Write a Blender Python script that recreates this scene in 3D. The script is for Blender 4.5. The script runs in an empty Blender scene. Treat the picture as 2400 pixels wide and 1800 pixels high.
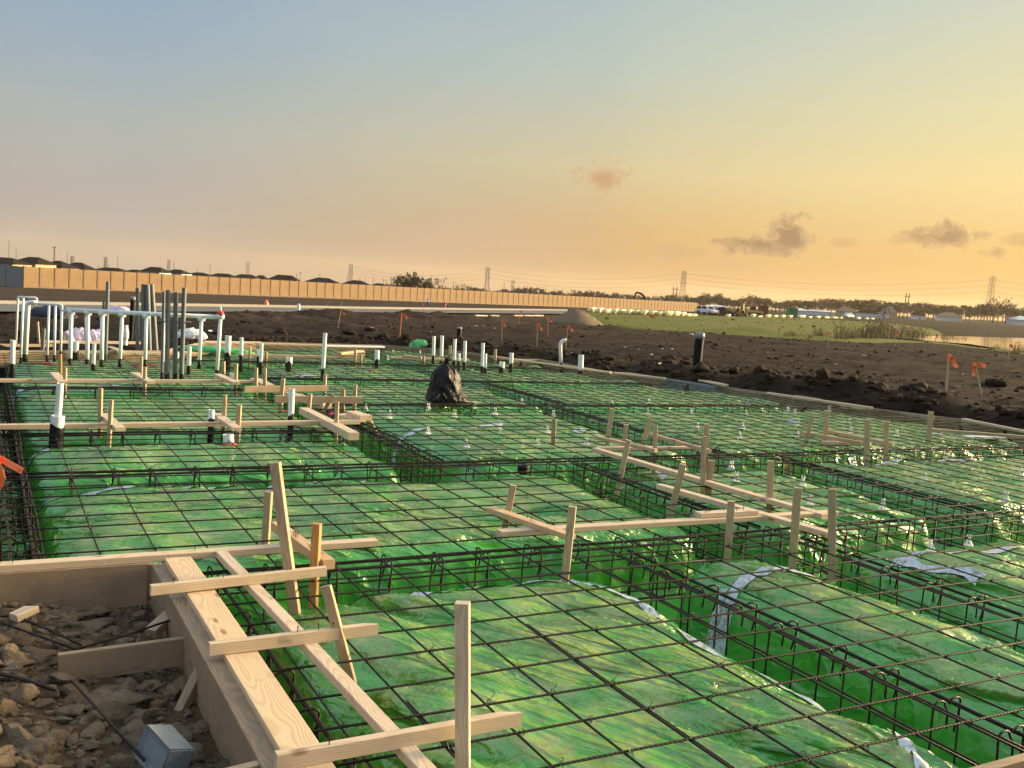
import bpy, bmesh, math, random
import numpy as np
from mathutils import Vector, Matrix

random.seed(7); RNG = np.random.default_rng(7)
S = bpy.context.scene
COL = S.collection

# ------------------------------------------------------------------ camera
H = 1.8                                   # eye height above the rebar mat (z = 0)
FPX, PITCH, ROLL, TH = 2300.0, math.radians(5.7504), math.radians(3.9565), math.radians(28.592)
FW = Vector((math.sin(TH), math.cos(TH), 0)); RT = Vector((math.cos(TH), -math.sin(TH), 0)); UP = Vector((0, 0, 1))
FC = FW*math.cos(PITCH) - UP*math.sin(PITCH); UC = FW*math.sin(PITCH) + UP*math.cos(PITCH)
CR, SR = math.cos(ROLL), math.sin(ROLL)
cam = bpy.data.cameras.new('camera'); cam.sensor_width = 36; cam.lens = FPX/2400*36
cam.clip_start = 0.05; cam.clip_end = 20000
co = bpy.data.objects.new('camera', cam); COL.objects.link(co)
rx = RT*CR + UC*SR; uy = UC*CR - RT*SR
m = Matrix.Identity(4)
for i in range(3):
    m[i][0], m[i][1], m[i][2] = rx[i], uy[i], -FC[i]
m[0][3], m[1][3], m[2][3] = 0, 0, H
co.matrix_world = m
S.camera = co
S.render.resolution_x, S.render.resolution_y = 1024, 768

def ray(px, py):
    X, Y = px-1200, py-900
    x, y = X*CR + Y*SR, -X*SR + Y*CR
    return FC*FPX + RT*x - UC*y
def at(px, py, z):                        # the point of the plane z seen at a place of the photograph (2400 x 1800)
    d = ray(px, py); t = (z-H)/d.z
    return Vector((0, 0, H)) + d*t
def far(px, py, dist):                    # the point seen there at a horizontal distance
    d = ray(px, py); t = dist/(d.dot(FW))
    return Vector((0, 0, H)) + d*t
def above(b, px, py):                     # the point seen there, standing over b in the upright plane through b
    d = ray(px, py); t = (b - Vector((0, 0, H))).dot(FW)/d.dot(FW)
    return Vector((0, 0, H)) + d*t
HL, HR, G0 = 637.0, 753.0, 0.20          # skyline at both picture edges; level of the plain under the camera
_n = ray(0, HL).cross(ray(2400, HR)); SLX, SLY = -_n.x/_n.z, -_n.y/_n.z
def gpl(p): return G0 + SLX*p[0] + SLY*p[1]   # the gently falling plain
def atg(px, py, dz=0.):                   # the point of the plain seen there
    d = ray(px, py); t = (G0+dz-H)/(d.z - SLX*d.x - SLY*d.y)
    return Vector((0, 0, H)) + d*t
def depth(p): return (p - Vector((0, 0, H))).dot(FC)

# ------------------------------------------------------------------ light
def lin(c):
    c = [x/255 for x in c]
    return tuple((x/12.92 if x <= .04045 else ((x+.055)/1.055)**2.4) for x in c) + (1,)
SUN_AZ = math.degrees(TH) + 64            # clockwise from +Y
SUN_EL = 10.0
a, e = math.radians(SUN_AZ), math.radians(SUN_EL)
SUN = Vector((math.sin(a)*math.cos(e), math.cos(a)*math.cos(e), math.sin(e)))
sl = bpy.data.lights.new('sun', 'SUN'); sl.energy = 5.0; sl.angle = math.radians(9); sl.color = (1.0, .77, .45)
so = bpy.data.objects.new('sun', sl); COL.objects.link(so)
so.rotation_euler = (-SUN).to_track_quat('-Z', 'Y').to_euler()
S.view_settings.view_transform = 'Standard'; S.view_settings.look = 'None'
S.view_settings.exposure = 0.8; S.view_settings.gamma = 1

class NT:                                 # small node helper
    def __init__(s, tree): s.t = tree; s.n = tree.nodes; s.l = tree.links
    def node(s, typ, **kw):
        n = s.n.new(typ)
        for k, v in kw.items(): setattr(n, k, v)
        return n
    def put(s, sock, v):
        if hasattr(v, 'is_output'): s.l.new(v, sock)
        elif v is not None: sock.default_value = v
    def math(s, op, a, b=None, c=None, clamp=False):
        n = s.node('ShaderNodeMath', operation=op); n.use_clamp = clamp
        for i, v in enumerate((a, b, c)):
            if v is not None: s.put(n.inputs[i], v)
        return n.outputs[0]
    def vmath(s, op, a, b=None, out=0):
        n = s.node('ShaderNodeVectorMath', operation=op)
        s.put(n.inputs[0], a)
        if b is not None: s.put(n.inputs[1], b)
        return n.outputs['Value'] if op in ('DOT_PRODUCT', 'LENGTH') else n.outputs[0]
    def mix(s, f, a, b, blend='MIX'):
        n = s.node('ShaderNodeMix', data_type='RGBA', blend_type=blend)
        s.put(n.inputs[0], f); s.put(n.inputs[6], a); s.put(n.inputs[7], b)
        return n.outputs[2]
    def ramp(s, f, stops, interp='LINEAR'):
        n = s.node('ShaderNodeValToRGB'); r = n.color_ramp; r.interpolation = interp
        while len(r.elements) < len(stops): r.elements.new(.5)
        for e_, (p, c) in zip(r.elements, stops):
            e_.position = p; e_.color = c if hasattr(c, '__len__') else (c, c, c, 1)
        s.put(n.inputs[0], f); return n.outputs[0]
    def maprange(s, v, a, b, c=0., d=1., smooth=False):
        n = s.node('ShaderNodeMapRange'); n.clamp = True
        if smooth: n.interpolation_type = 'SMOOTHSTEP'
        s.put(n.inputs[0], v)
        for i, x in enumerate((a, b, c, d)): n.inputs[i+1].default_value = x
        return n.outputs[0]
    def noise(s, vec, scale, detail=3., rough=.55, dist=0., out=0):
        n = s.node('ShaderNodeTexNoise'); s.put(n.inputs['Vector'], vec)
        n.inputs['Scale'].default_value = scale; n.inputs['Detail'].default_value = detail
        n.inputs['Roughness'].default_value = rough; n.inputs['Distortion'].default_value = dist
        return n.outputs[out]
    def mapping(s, vec, scale=(1, 1, 1), rot=(0, 0, 0), loc=(0, 0, 0)):
        n = s.node('ShaderNodeMapping'); s.put(n.inputs[0], vec)
        n.inputs['Scale'].default_value = scale; n.inputs['Rotation'].default_value = rot; n.inputs['Location'].default_value = loc
        return n.outputs[0]
    def tex(s, which='Object'): return s.node('ShaderNodeTexCoord').outputs[which]
    def geo(s, which='Position'): return s.node('ShaderNodeNewGeometry').outputs[which]
    def bump(s, h, strength=.5, dist=.01):
        n = s.node('ShaderNodeBump'); n.inputs['Strength'].default_value = strength; n.inputs['Distance'].default_value = dist
        s.put(n.inputs['Height'], h); return n.outputs[0]
    def rnd(s): return s.node('ShaderNodeObjectInfo').outputs['Random']

W = bpy.data.worlds.new('World'); S.world = W; W.use_nodes = True
def build_world():
    t = NT(W.node_tree); t.n.clear()
    d = t.vmath('NORMALIZE', t.tex('Generated'))
    sx = t.node('ShaderNodeSeparateXYZ'); t.put(sx.inputs[0], d)
    z = sx.outputs[2]
    flat = t.node('ShaderNodeCombineXYZ'); t.put(flat.inputs[0], sx.outputs[0]); t.put(flat.inputs[1], sx.outputs[1])
    fh = t.vmath('NORMALIZE', flat.outputs[0])
    sh = Vector((SUN.x, SUN.y, 0)).normalized()
    c = t.vmath('DOT_PRODUCT', fh, tuple(sh))
    # colours of the evening sky by height above the horizon, away from / across / towards the sun
    zz = t.maprange(z, 0, .6)
    left = t.ramp(zz, [(0, lin((186, 172, 158))), (.10, lin((178, 172, 164))), (.22, lin((168, 176, 174))), (.36, lin((148, 170, 186))), (.50, lin((134, 160, 186))), (1, lin((146, 158, 170)))])
    mid = t.ramp(zz, [(0, lin((200, 158, 108))), (.10, lin((208, 174, 122))), (.20, lin((210, 194, 150))), (.36, lin((180, 193, 182))), (.50, lin((164, 184, 190))), (1, lin((150, 162, 172)))])
    right = t.ramp(zz, [(0, lin((232, 178, 98))), (.10, lin((238, 194, 112))), (.20, lin((244, 218, 150))), (.32, lin((228, 218, 166))), (.50, lin((202, 208, 190))), (1, lin((154, 170, 180)))])
    sunny = t.ramp(zz, [(0, lin((255, 226, 150))), (.2, lin((255, 236, 176))), (.5, lin((226, 218, 190))), (1, lin((150, 170, 182)))])
    f1 = t.maprange(c, 0.08, .54); f2 = t.maprange(c, .50, .86); f3 = t.maprange(c, .86, 1.0, smooth=True)
    back = t.mix(t.maprange(c, -.9, .02), t.ramp(zz, [(0, lin((128, 128, 142))), (.3, lin((140, 148, 160))), (1, lin((146, 158, 170)))]), left)
    col = t.mix(f3, t.mix(f2, t.mix(f1, back, mid), right), sunny)
    # added fill light: sky brightened overhead and behind, and the glow round the sun, all outside the picture
    col = t.mix(1, col, t.math('MULTIPLY', t.maprange(z, .30, .62, 1, TOP_FILL, True), t.maprange(c, -.05, -.6, 1, BACK, True)), 'MULTIPLY')
    ds = t.maprange(t.vmath('DOT_PRODUCT', d, tuple(SUN)), .815, 1.0)
    glow = t.math('MULTIPLY', t.math('POWER', ds, 2.0), GLOW)
    gl = t.node('ShaderNodeVectorMath', operation='SCALE'); gl.inputs[0].default_value = (1.0, .72, .36); t.put(gl.inputs['Scale'], glow)
    col = t.mix(1, col, gl.outputs[0], 'ADD')
    soft = t.noise(t.mapping(d, (2, 2, 9)), 1.4, 3, .5)
    col = t.mix(t.maprange(soft, .4, .75, 0, .10), col, lin((222, 204, 186)))
    # clouds: soft patches of broken noise around given directions
    big = t.noise(t.mapping(d, (1, 1, 1.6)), 46, 6, .58, .5)
    fine = t.noise(t.mapping(d, (1, 1, 1.4)), 170, 5, .65, .5)
    nz = t.math('ADD', t.math('MULTIPLY', big, .72), t.math('MULTIPLY', fine, .28))
    nz = t.math('MULTIPLY_ADD', nz, 1.15, -.075)
    for (px, py, wx, wy, amt, dark) in CLOUDS:
        u = ray(px, py).normalized(); r_ = UP.cross(u).normalized()*-1; w_ = r_.cross(u)*1
        du = t.vmath('DOT_PRODUCT', d, tuple(r_)); dv = t.vmath('DOT_PRODUCT', d, tuple(w_)); df = t.vmath('DOT_PRODUCT', d, tuple(u))
        a_ = t.math('DIVIDE', du, wx*1.3/FPX); b_ = t.math('DIVIDE', dv, wy*1.15/FPX)
        rr = t.math('SQRT', t.math('ADD', t.math('MULTIPLY', a_, a_), t.math('MULTIPLY', b_, b_)))
        body = t.math('SUBTRACT', nz, t.math('SUBTRACT', t.math('MULTIPLY', rr, .36), -.14))
        msk = t.math('MULTIPLY', t.maprange(body, 0.0, .075, smooth=True), t.math('GREATER_THAN', df, 0))
        shade = t.maprange(body, .02, .30)
        cc = t.mix(shade, t.mix(.45, col, lin((214, 178, 136))), lin(dark))
        col = t.mix(t.math('MULTIPLY', msk, amt), col, cc)
    sky = t.node('ShaderNodeTexSky', sky_type='NISHITA'); sky.sun_disc = False
    sky.sun_elevation = math.radians(SUN_EL); sky.sun_rotation = math.radians(SUN_AZ); sky.dust_density = 3
    b1 = t.node('ShaderNodeBackground'); t.put(b1.inputs[0], sky.outputs[0]); b1.inputs[1].default_value = .002
    b2 = t.node('ShaderNodeBackground'); t.put(b2.inputs[0], col); b2.inputs[1].default_value = SKY
    ad = t.node('ShaderNodeAddShader'); t.l.new(b1.outputs[0], ad.inputs[0]); t.l.new(b2.outputs[0], ad.inputs[1])
    o = t.node('ShaderNodeOutputWorld'); t.l.new(ad.outputs[0], o.inputs[0])
SKY, TOP_FILL, BACK, GLOW = .605, 1.95, 1.6, 22.0
#          px    py   half-width half-height amount  shade colour
CLOUDS = [(1795, 574, 100, 24, .95, (150, 124, 92)), (1850, 546, 48, 42, .95, (156, 128, 94)), (2215, 556, 66, 30, .9, (160, 130, 94)),
          (1410, 416, 46, 32, .85, (196, 154, 112)), (2330, 592, 26, 12, .7, (180, 146, 104)), (2110, 566, 26, 9, .5, (200, 160, 112)),
          (1585, 590, 64, 20, .5, (196, 160, 118)), (1430, 602, 84, 18, .45, (196, 162, 122)), (1200, 582, 90, 14, .35, (198, 168, 134)),
          (1975, 568, 30, 12, .5, (196, 158, 112)), (2395, 566, 34, 14, .5, (190, 152, 106)), (1213, 502, 13, 6, .4, (190, 160, 130)),
          (40, 552, 60, 34, .35, (190, 182, 178)), (1090, 628, 60, 14, .3, (200, 172, 142)), (1725, 624, 40, 6, .35, (200, 160, 118))]
build_world()

# ------------------------------------------------------------------ mesh helpers
class MB:
    def __init__(s): s.v = []; s.f = []; s.m = []
    def add(s, vs, fs, mi=0):
        b = len(s.v); s.v += [tuple(v) for v in vs]; s.f += [tuple(i+b for i in f) for f in fs]; s.m += [mi]*len(fs)
        return s
    def box(s, x0, x1, y0, y1, z0, z1, mi=0, M=None):
        vs = [Vector(p) for p in ((x0,y0,z0),(x1,y0,z0),(x1,y1,z0),(x0,y1,z0),(x0,y0,z1),(x1,y0,z1),(x1,y1,z1),(x0,y1,z1))]
        if M: vs = [M @ v for v in vs]
        return s.add(vs, [(0,3,2,1),(4,5,6,7),(0,1,5,4),(1,2,6,5),(2,3,7,6),(3,0,4,7)], mi)
    def tube(s, pts, r, n=8, cap=True, mi=0, up=None):
        pts = [Vector(p) for p in pts]; rs = r if hasattr(r, '__len__') else [r]*len(pts)
        prev = None; rings = []
        for i, p in enumerate(pts):
            d = (pts[min(i+1, len(pts)-1)] - pts[max(i-1, 0)])
            d = d.normalized() if d.length > 1e-9 else Vector((0, 0, 1))
            if prev is None:
                ref = Vector((0, 0, 1)) if abs(d.z) < .9 else Vector((1, 0, 0))
                x = d.cross(ref).normalized()
            else:
                x = prev - d*prev.dot(d)
                x = x.normalized() if x.length > 1e-6 else d.orthogonal().normalized()
            prev = x; y = d.cross(x)
            rings.append([p + (x*math.cos(2*math.pi*k/n) + y*math.sin(2*math.pi*k/n))*rs[i] for k in range(n)])
        vs = [v for ring in rings for v in ring]; fs = []
        for i in range(len(pts)-1):
            for k in range(n):
                a_, b_ = i*n+k, i*n+(k+1) % n
                fs.append((a_, b_, b_+n, a_+n))
        if cap:
            fs.append(tuple(range(n-1, -1, -1))); fs.append(tuple(range((len(pts)-1)*n, len(pts)*n)))
        return s.add(vs, fs, mi)
    def prism(s, poly, z0, z1, mi=0, M=None):        # poly in xy extruded along z
        n = len(poly)
        vs = [Vector((x, y, z0)) for x, y in poly] + [Vector((x, y, z1)) for x, y in poly]
        if M: vs = [M @ v for v in vs]
        return s.add(vs, [tuple(range(n-1, -1, -1)), tuple(range(n, 2*n))] + [(i, (i+1) % n, n+(i+1) % n, n+i) for i in range(n)], mi)
    def lathe(s, prof, n=16, mi=0, M=None):
        vs = []; fs = []
        for r, z in prof:
            for k in range(n):
                v = Vector((r*math.cos(2*math.pi*k/n), r*math.sin(2*math.pi*k/n), z)); vs.append(M @ v if M else v)
        for i in range(len(prof)-1):
            for k in range(n): fs.append((i*n+k, i*n+(k+1) % n, (i+1)*n+(k+1) % n, (i+1)*n+k))
        fs.append(tuple(range(n-1, -1, -1))); fs.append(tuple(range((len(prof)-1)*n, len(prof)*n)))
        return s.add(vs, fs, mi)
    def mesh(s, name, mats, smooth=False):
        me = bpy.data.meshes.new(name); me.from_pydata(s.v, [], s.f)
        mats = mats if isinstance(mats, (list, tuple)) else [mats]
        for m_ in mats: me.materials.append(m_)
        if len(mats) > 1: me.polygons.foreach_set('material_index', s.m)
        if smooth: me.polygons.foreach_set('use_smooth', [True]*len(me.polygons))
        me.update(); return me
    def obj(s, name, mats, parent=None, smooth=False, M=None):
        return place(name, s.mesh(name, mats, smooth), parent, M)
def place(name, me, parent=None, M=None):
    o = bpy.data.objects.new(name, me); COL.objects.link(o)
    if parent: o.parent = parent
    if M is not None: o.matrix_basis = M
    return o
def tag(o, label=None, cat=None, group=None, kind=None):
    if label: o['label'] = label
    if cat: o['category'] = cat
    if group: o['group'] = group
    if kind: o['kind'] = kind
    return o
def empty(name, loc, label, cat, group=None, rz=0):
    o = bpy.data.objects.new(name, None); COL.objects.link(o); o.empty_display_size = .1
    o.location = loc; o.rotation_euler = (0, 0, rz)
    return tag(o, label, cat, group)
def grid_mesh(name, xs, ys, Z, mats, smooth=True, keep=None):
    nx, ny = len(xs), len(ys)
    X, Y = np.meshgrid(xs, ys, indexing='ij')
    v = np.stack([X, Y, Z], -1).reshape(-1, 3)
    i = np.arange(nx*ny).reshape(nx, ny)
    f = np.stack([i[:-1, :-1], i[1:, :-1], i[1:, 1:], i[:-1, 1:]], -1).reshape(-1, 4)
    if keep is not None:
        f = f[keep[:-1, :-1].reshape(-1) & keep[1:, 1:].reshape(-1) & keep[1:, :-1].reshape(-1) & keep[:-1, 1:].reshape(-1)]
        used = np.unique(f); mp = np.zeros(nx*ny, int); mp[used] = np.arange(len(used)); v = v[used]; f = mp[f]
    me = bpy.data.meshes.new(name)
    me.vertices.add(len(v)); me.vertices.foreach_set('co', v.astype(np.float32).ravel())
    me.loops.add(f.size); me.loops.foreach_set('vertex_index', f.astype(np.int32).ravel())
    me.polygons.add(len(f)); me.polygons.foreach_set('loop_start', np.arange(0, f.size, 4, dtype=np.int32)); me.polygons.foreach_set('loop_total', np.full(len(f), 4, np.int32))
    if smooth: me.polygons.foreach_set('use_smooth', np.ones(len(f), bool))
    for m_ in (mats if isinstance(mats, (list, tuple)) else [mats]): me.materials.append(m_)
    me.update(calc_edges=True); me.validate(); return me

# numpy gradient noise
_P = RNG.permutation(512); _G = RNG.uniform(-1, 1, (512, 2)); _G /= np.linalg.norm(_G, axis=1, keepdims=True)
def pn(x, y, seed=0):
    x = np.asarray(x, float) + seed*17.13; y = np.asarray(y, float) + seed*5.71
    xi, yi = np.floor(x).astype(int), np.floor(y).astype(int); xf, yf = x-xi, y-yi
    u, v = xf*xf*xf*(xf*(xf*6-15)+10), yf*yf*yf*(yf*(yf*6-15)+10)
    def g(ix, iy, dx, dy):
        h = _G[_P[(_P[ix % 512] + iy) % 512]]; return h[..., 0]*dx + h[..., 1]*dy
    a_ = g(xi, yi, xf, yf); b_ = g(xi+1, yi, xf-1, yf); c_ = g(xi, yi+1, xf, yf-1); d_ = g(xi+1, yi+1, xf-1, yf-1)
    return (a_*(1-u)+b_*u)*(1-v) + (c_*(1-u)+d_*u)*v
def fbm(x, y, oct=4, seed=0, gain=.5):
    s_ = 0; a_ = 1; f_ = 1
    for k in range(oct):
        s_ = s_ + a_*pn(np.asarray(x)*f_, np.asarray(y)*f_, seed+k*3); a_ *= gain; f_ *= 2.03
    return s_
def sstep(a_, b_, x):
    t_ = np.clip((x-a_)/(b_-a_), 0, 1); return t_*t_*(3-2*t_)

# ------------------------------------------------------------------ materials
def mat(name, fn):
    m_ = bpy.data.materials.new(name); m_.use_nodes = True
    t = NT(m_.node_tree); t.n.clear()
    p = t.node('ShaderNodeBsdfPrincipled'); o = t.node('ShaderNodeOutputMaterial'); t.l.new(p.outputs[0], o.inputs[0])
    fn(t, p); t.out = o
    return m_
def setp(t, p, color=None, rough=None, normal=None, metal=None, spec=None, trans=None):
    if color is not None: t.put(p.inputs['Base Color'], color)
    if rough is not None: t.put(p.inputs['Roughness'], rough)
    if normal is not None: t.put(p.inputs['Normal'], normal)
    if metal is not None: t.put(p.inputs['Metallic'], metal)
    if spec is not None: t.put(p.inputs['Specular IOR Level'], spec)
def C(r, g, b): return (r, g, b, 1)
def plain(name, col, rough=.6, var=.12, scale=6, bump=0, metal=0, spec=.5):
    def fn(t, p):
        v = t.tex('Object'); n = t.noise(v, scale, 4, .6)
        c = t.mix(n, C(*[x*(1-var*1.6) for x in col]), C(*[min(1, x*(1+var)) for x in col]))
        setp(t, p, c, rough, t.bump(n, .4, bump) if bump else None, metal, spec)
    return mat(name, fn)
def wood(name, light, dark, grey=0.0, rough=.7):
    def fn(t, p):
        v = t.tex('Object'); r = t.rnd()
        off = t.node('ShaderNodeCombineXYZ'); t.put(off.inputs[0], t.math('MULTIPLY', r, 31)); t.put(off.inputs[1], t.math('MULTIPLY', r, 3.1)); t.put(off.inputs[2], t.math('MULTIPLY', r, 7.7))
        w = t.vmath('ADD', v, off.outputs[0])
        # growth rings cut along the board: distance to a wandering pith line
        warp = t.noise(t.mapping(w, (1.3, 3, 3)), 1.0, 2, .5, out=1)
        q = t.vmath('ADD', t.mapping(v, (0, 1, 1)), t.vmath('MULTIPLY', t.vmath('SUBTRACT', warp, (.5, .5, .5)), (0, .14, .14)))
        pith = t.node('ShaderNodeCombineXYZ'); pith.inputs[0].default_value = 0
        t.put(pith.inputs[1], t.math('MULTIPLY_ADD', r, .06, -.03)); pith.inputs[2].default_value = -.05
        dist = t.vmath('LENGTH', t.vmath('SUBTRACT', q, pith.outputs[0]))
        ring = t.math('SINE', t.math('MULTIPLY', dist, 620))
        ring = t.maprange(ring, -.2, 1.0, 0, 1, smooth=True)
        fib = t.noise(t.mapping(w, (2.2, 90, 90)), 1.0, 4, .6)
        blot = t.noise(w, 2.3, 3, .6)
        c = t.mix(t.math('MULTIPLY', ring, .62), C(*light), C(*dark))
        c = t.mix(t.maprange(fib, .35, .75, 0, .35), c, C(*dark))
        c = t.mix(t.maprange(blot, .45, .75, 0, .35), c, C(*[x*.78 for x in light]))
        c = t.mix(t.math('MULTIPLY', t.maprange(r, 0, 1), .30), c, C(*[light[0]*.78, light[1]*.72, light[2]*.62]))
        if grey: c = t.mix(t.maprange(t.noise(w, 5, 5, .65), .35, .7, 0, grey), c, C(.10, .085, .068))
        kn = t.node('ShaderNodeTexVoronoi'); t.put(kn.inputs['Vector'], t.mapping(w, (3.0, 9, 9))); kn.inputs['Scale'].default_value = 1.0
        k = t.maprange(kn.outputs['Distance'], .06, .16, 1, 0, smooth=True)
        c = t.mix(t.math('MULTIPLY', k, .75), c, C(.16, .075, .03))
        stn = t.math('MULTIPLY', t.maprange(t.noise(w, 7, 5, .7), .56, .68), t.maprange(t.noise(t.mapping(w, (1.4, 30, 30)), 1.0, 3, .6), .42, .62))
        c = t.mix(t.math('MULTIPLY', stn, .55), c, C(.15, .115, .085))
        setp(t, p, c, rough, t.bump(t.math('ADD', fib, t.math('MULTIPLY', ring, .3)), .35, .002), spec=.3)
    return mat(name, fn)
M_WOOD = wood('pine_lumber', (.61, .485, .345), (.44, .315, .19))
M_STAKE = wood('stake_lumber', (.50, .375, .235), (.34, .235, .13), .25)
M_RED = wood('orange_lumber', (.52, .28, .10), (.33, .15, .05))
M_FORM = wood('form_lumber', (.33, .235, .145), (.20, .135, .078), .4)
M_GREYWOOD = wood('grey_lumber', (.40, .31, .215), (.25, .185, .12), .3)

def f_plastic(t, p):
    pos = t.geo(); sz = t.node('ShaderNodeSeparateXYZ'); t.put(sz.inputs[0], pos)
    edge = t.noise(pos, 5, 4, .6)
    top = t.maprange(t.math('ADD', sz.outputs[2], t.math('MULTIPLY_ADD', edge, .07, -.035)), -.150, -.095, 0, 1, smooth=True)
    n1 = t.noise(pos, 1.4, 5, .62); n2 = t.noise(pos, 8, 6, .68); n3 = t.noise(t.mapping(pos, (1, 2.0, 1)), 34, 5, .65); n4 = t.noise(pos, 3.4, 4, .6)
    base = t.mix(n1, C(.028, .245, .022), C(.075, .370, .044))
    blot = t.math('ADD', t.math('MULTIPLY', n4, .55), t.math('ADD', t.math('MULTIPLY', n2, .35), t.math('MULTIPLY', n3, .25)))
    film = t.math('MULTIPLY', top, t.maprange(blot, .50, .66, .04, .62))
    c = t.mix(film, base, C(.450, .440, .155))                   # dried film of pale mud
    mud = t.math('MULTIPLY', top, t.math('MULTIPLY', t.maprange(t.math('ADD', t.math('MULTIPLY', n2, .6), t.math('MULTIPLY', n1, .4)), .51, .62, 0, 1), t.maprange(n3, .42, .58, 0, .65)))
    c = t.mix(mud, c, C(.160, .085, .045))
    speck = t.math('MULTIPLY', top, t.maprange(t.noise(pos, 105, 3, .7), .64, .70, 0, .8))
    c = t.mix(speck, c, C(.045, .032, .02))
    rough = t.math('ADD', t.math('MULTIPLY', film, .14), t.math('ADD', .11, t.math('MULTIPLY', mud, .35)))
    def aniso(ang, su, sv, detail, dist):
        return t.noise(t.mapping(t.mapping(pos, rot=(0, 0, -math.radians(ang))), (su, sv, 4)), 1.0, detail, .5, dist)
    fy = t.maprange(sz.outputs[1], 5.6, 6.3, 0, 1, smooth=True)
    def blend(su, sv, detail, dist):
        m_ = t.node('ShaderNodeMix', data_type='FLOAT'); t.put(m_.inputs[0], fy); t.put(m_.inputs[2], aniso(-60, su, sv, detail, dist)); t.put(m_.inputs[3], aniso(-28, su, sv, detail, dist)); return m_.outputs[0]
    wr = blend(1.1, 4.8, 2, .4); wr2 = blend(3.2, 12, 2, .6)
    cr = t.math('POWER', t.maprange(t.math('ABSOLUTE', t.math('SUBTRACT', wr, .5)), .09, 0, 0, 1), 1.3)      # sharp folds
    cr2 = t.math('POWER', t.maprange(t.math('ABSOLUTE', t.math('SUBTRACT', wr2, .5)), .10, 0, 0, 1), 1.5)
    pat = t.maprange(t.noise(pos, 1.1, 2, .5), .42, .62, .15, 1)
    hgt = t.math('ADD', t.math('ADD', wr, t.math('MULTIPLY', t.math('MULTIPLY', cr, pat), .42)), t.math('ADD', t.math('MULTIPLY', wr2, .16), t.math('MULTIPLY', t.math('MULTIPLY', cr2, pat), .09)))
    setp(t, p, c, rough, t.bump(t.math('MULTIPLY', hgt, t.math('MULTIPLY_ADD', top, .7, .3)), 1.0, .11), spec=.9)
def f_plastic2(t, p):
    f_plastic(t, p)
    tr = t.node('ShaderNodeBsdfTranslucent'); tr.inputs[0].default_value = C(.22, .62, .06); mx = t.node('ShaderNodeMixShader'); mx.inputs[0].default_value = .06
    o_ = [x for x in t.n if x.type == 'OUTPUT_MATERIAL'][0]; t.l.new(p.outputs[0], mx.inputs[1]); t.l.new(tr.outputs[0], mx.inputs[2]); t.l.new(mx.outputs[0], o_.inputs[0])
M_PLASTIC = mat('green_plastic', f_plastic2)
def f_tape(t, p):
    pos = t.geo(); n = t.noise(pos, 30, 5, .7); n2 = t.noise(pos, 5, 3)
    c = t.mix(t.math('MULTIPLY', t.maprange(n, .46, .60), t.maprange(n2, .36, .56)), C(.50, .56, .62), C(.20, .20, .10))
    setp(t, p, c, .35, t.bump(n, .4, .006), spec=.5)
M_TAPE = mat('seam_tape', f_tape)
M_REDTAPE = plain('red_tape', (.45, .025, .05), .4, .2, 20)
def f_rebar(t, p):
    v = t.geo(); n = t.noise(v, 14, 4, .6)
    c = t.mix(t.maprange(n, .42, .68), C(.011, .009, .008), C(.032, .017, .011))
    w = t.node('ShaderNodeTexWave', wave_type='BANDS', bands_direction='DIAGONAL'); t.put(w.inputs['Vector'], v); w.inputs['Scale'].default_value = 26
    setp(t, p, c, .55, t.bump(w.outputs['Fac'], .35, .003), 0, .22)
M_REBAR = mat('rebar_steel', f_rebar)
M_WIRE = plain('tie_wire', (.03, .022, .018), .5, .2, 30, metal=.5)
def f_pvc(t, p):
    v = t.tex('Object'); n = t.noise(v, 5, 5, .65); n2 = t.noise(t.mapping(v, (30, 30, 4)), 1, 4, .6)
    c = t.mix(t.maprange(n, .5, .75, 0, .5), C(.66, .71, .72), C(.42, .40, .34))
    c = t.mix(t.maprange(n2, .62, .75, 0, .5), c, C(.22, .17, .11))
    setp(t, p, c, .38, spec=.5)
M_PVC = mat('white_pvc', f_pvc)
M_BLACKWRAP = plain('black_wrap', (.008, .008, .009), .5, .3, 20, .003, spec=.25)
M_CONDUIT = plain('grey_conduit', (.105, .125, .135), .5, .2, 8)
M_CAPGREY = plain('grey_duct_tape', (.20, .24, .25), .45, .25, 10, .004)
M_BLACKPIPE = plain('black_pipe', (.004, .004, .0045), .5, .3, 10, spec=.18)
M_CHAIR = plain('white_chair_plastic', (.74, .74, .70), .45, .08, 20)
M_FLAG = plain('orange_ribbon', (1.0, .20, .06), .5, .12, 8)
M_PINK = plain('pink_ribbon', (.85, .05, .22), .5, .1, 8)
def f_bag(t, p):
    v = t.tex('Object'); n = t.noise(t.mapping(v, (9, 9, 4)), 1.0, 4, .6, .8); n2 = t.noise(v, 22, 3, .6)
    setp(t, p, C(.0025, .0025, .003), .34, t.bump(t.math('ADD', n, t.math('MULTIPLY', n2, .35)), .9, .05), spec=.22)
M_BAG = mat('black_bag_plastic', f_bag)
M_LILAC = plain('lilac_sheet', (.58, .50, .62), .6, .15, 6, .02)
M_NAVY = plain('navy_cloth', (.012, .014, .035), .7, .2, 6, .02)
def f_cmu(t, p):
    v = t.tex('Object'); n = t.noise(v, 90, 4, .7); n2 = t.noise(v, 8, 3)
    c = t.mix(n2, C(.120, .140, .16), C(.185, .205, .22))
    c = t.mix(t.maprange(n, .6, .7, 0, .5), c, C(.30, .32, .33))
    setp(t, p, c, .9, t.bump(n, .6, .004), spec=.2)
M_CMU = mat('block_concrete', f_cmu)
def dirt_nodes(t, pos, near, lum=1.0):
    n1 = t.noise(pos, 2.2, 6, .62); n2 = t.noise(pos, 17, 6, .68)
    n0 = t.noise(pos, .22, 4, .55)
    return n0, n1, n2
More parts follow.
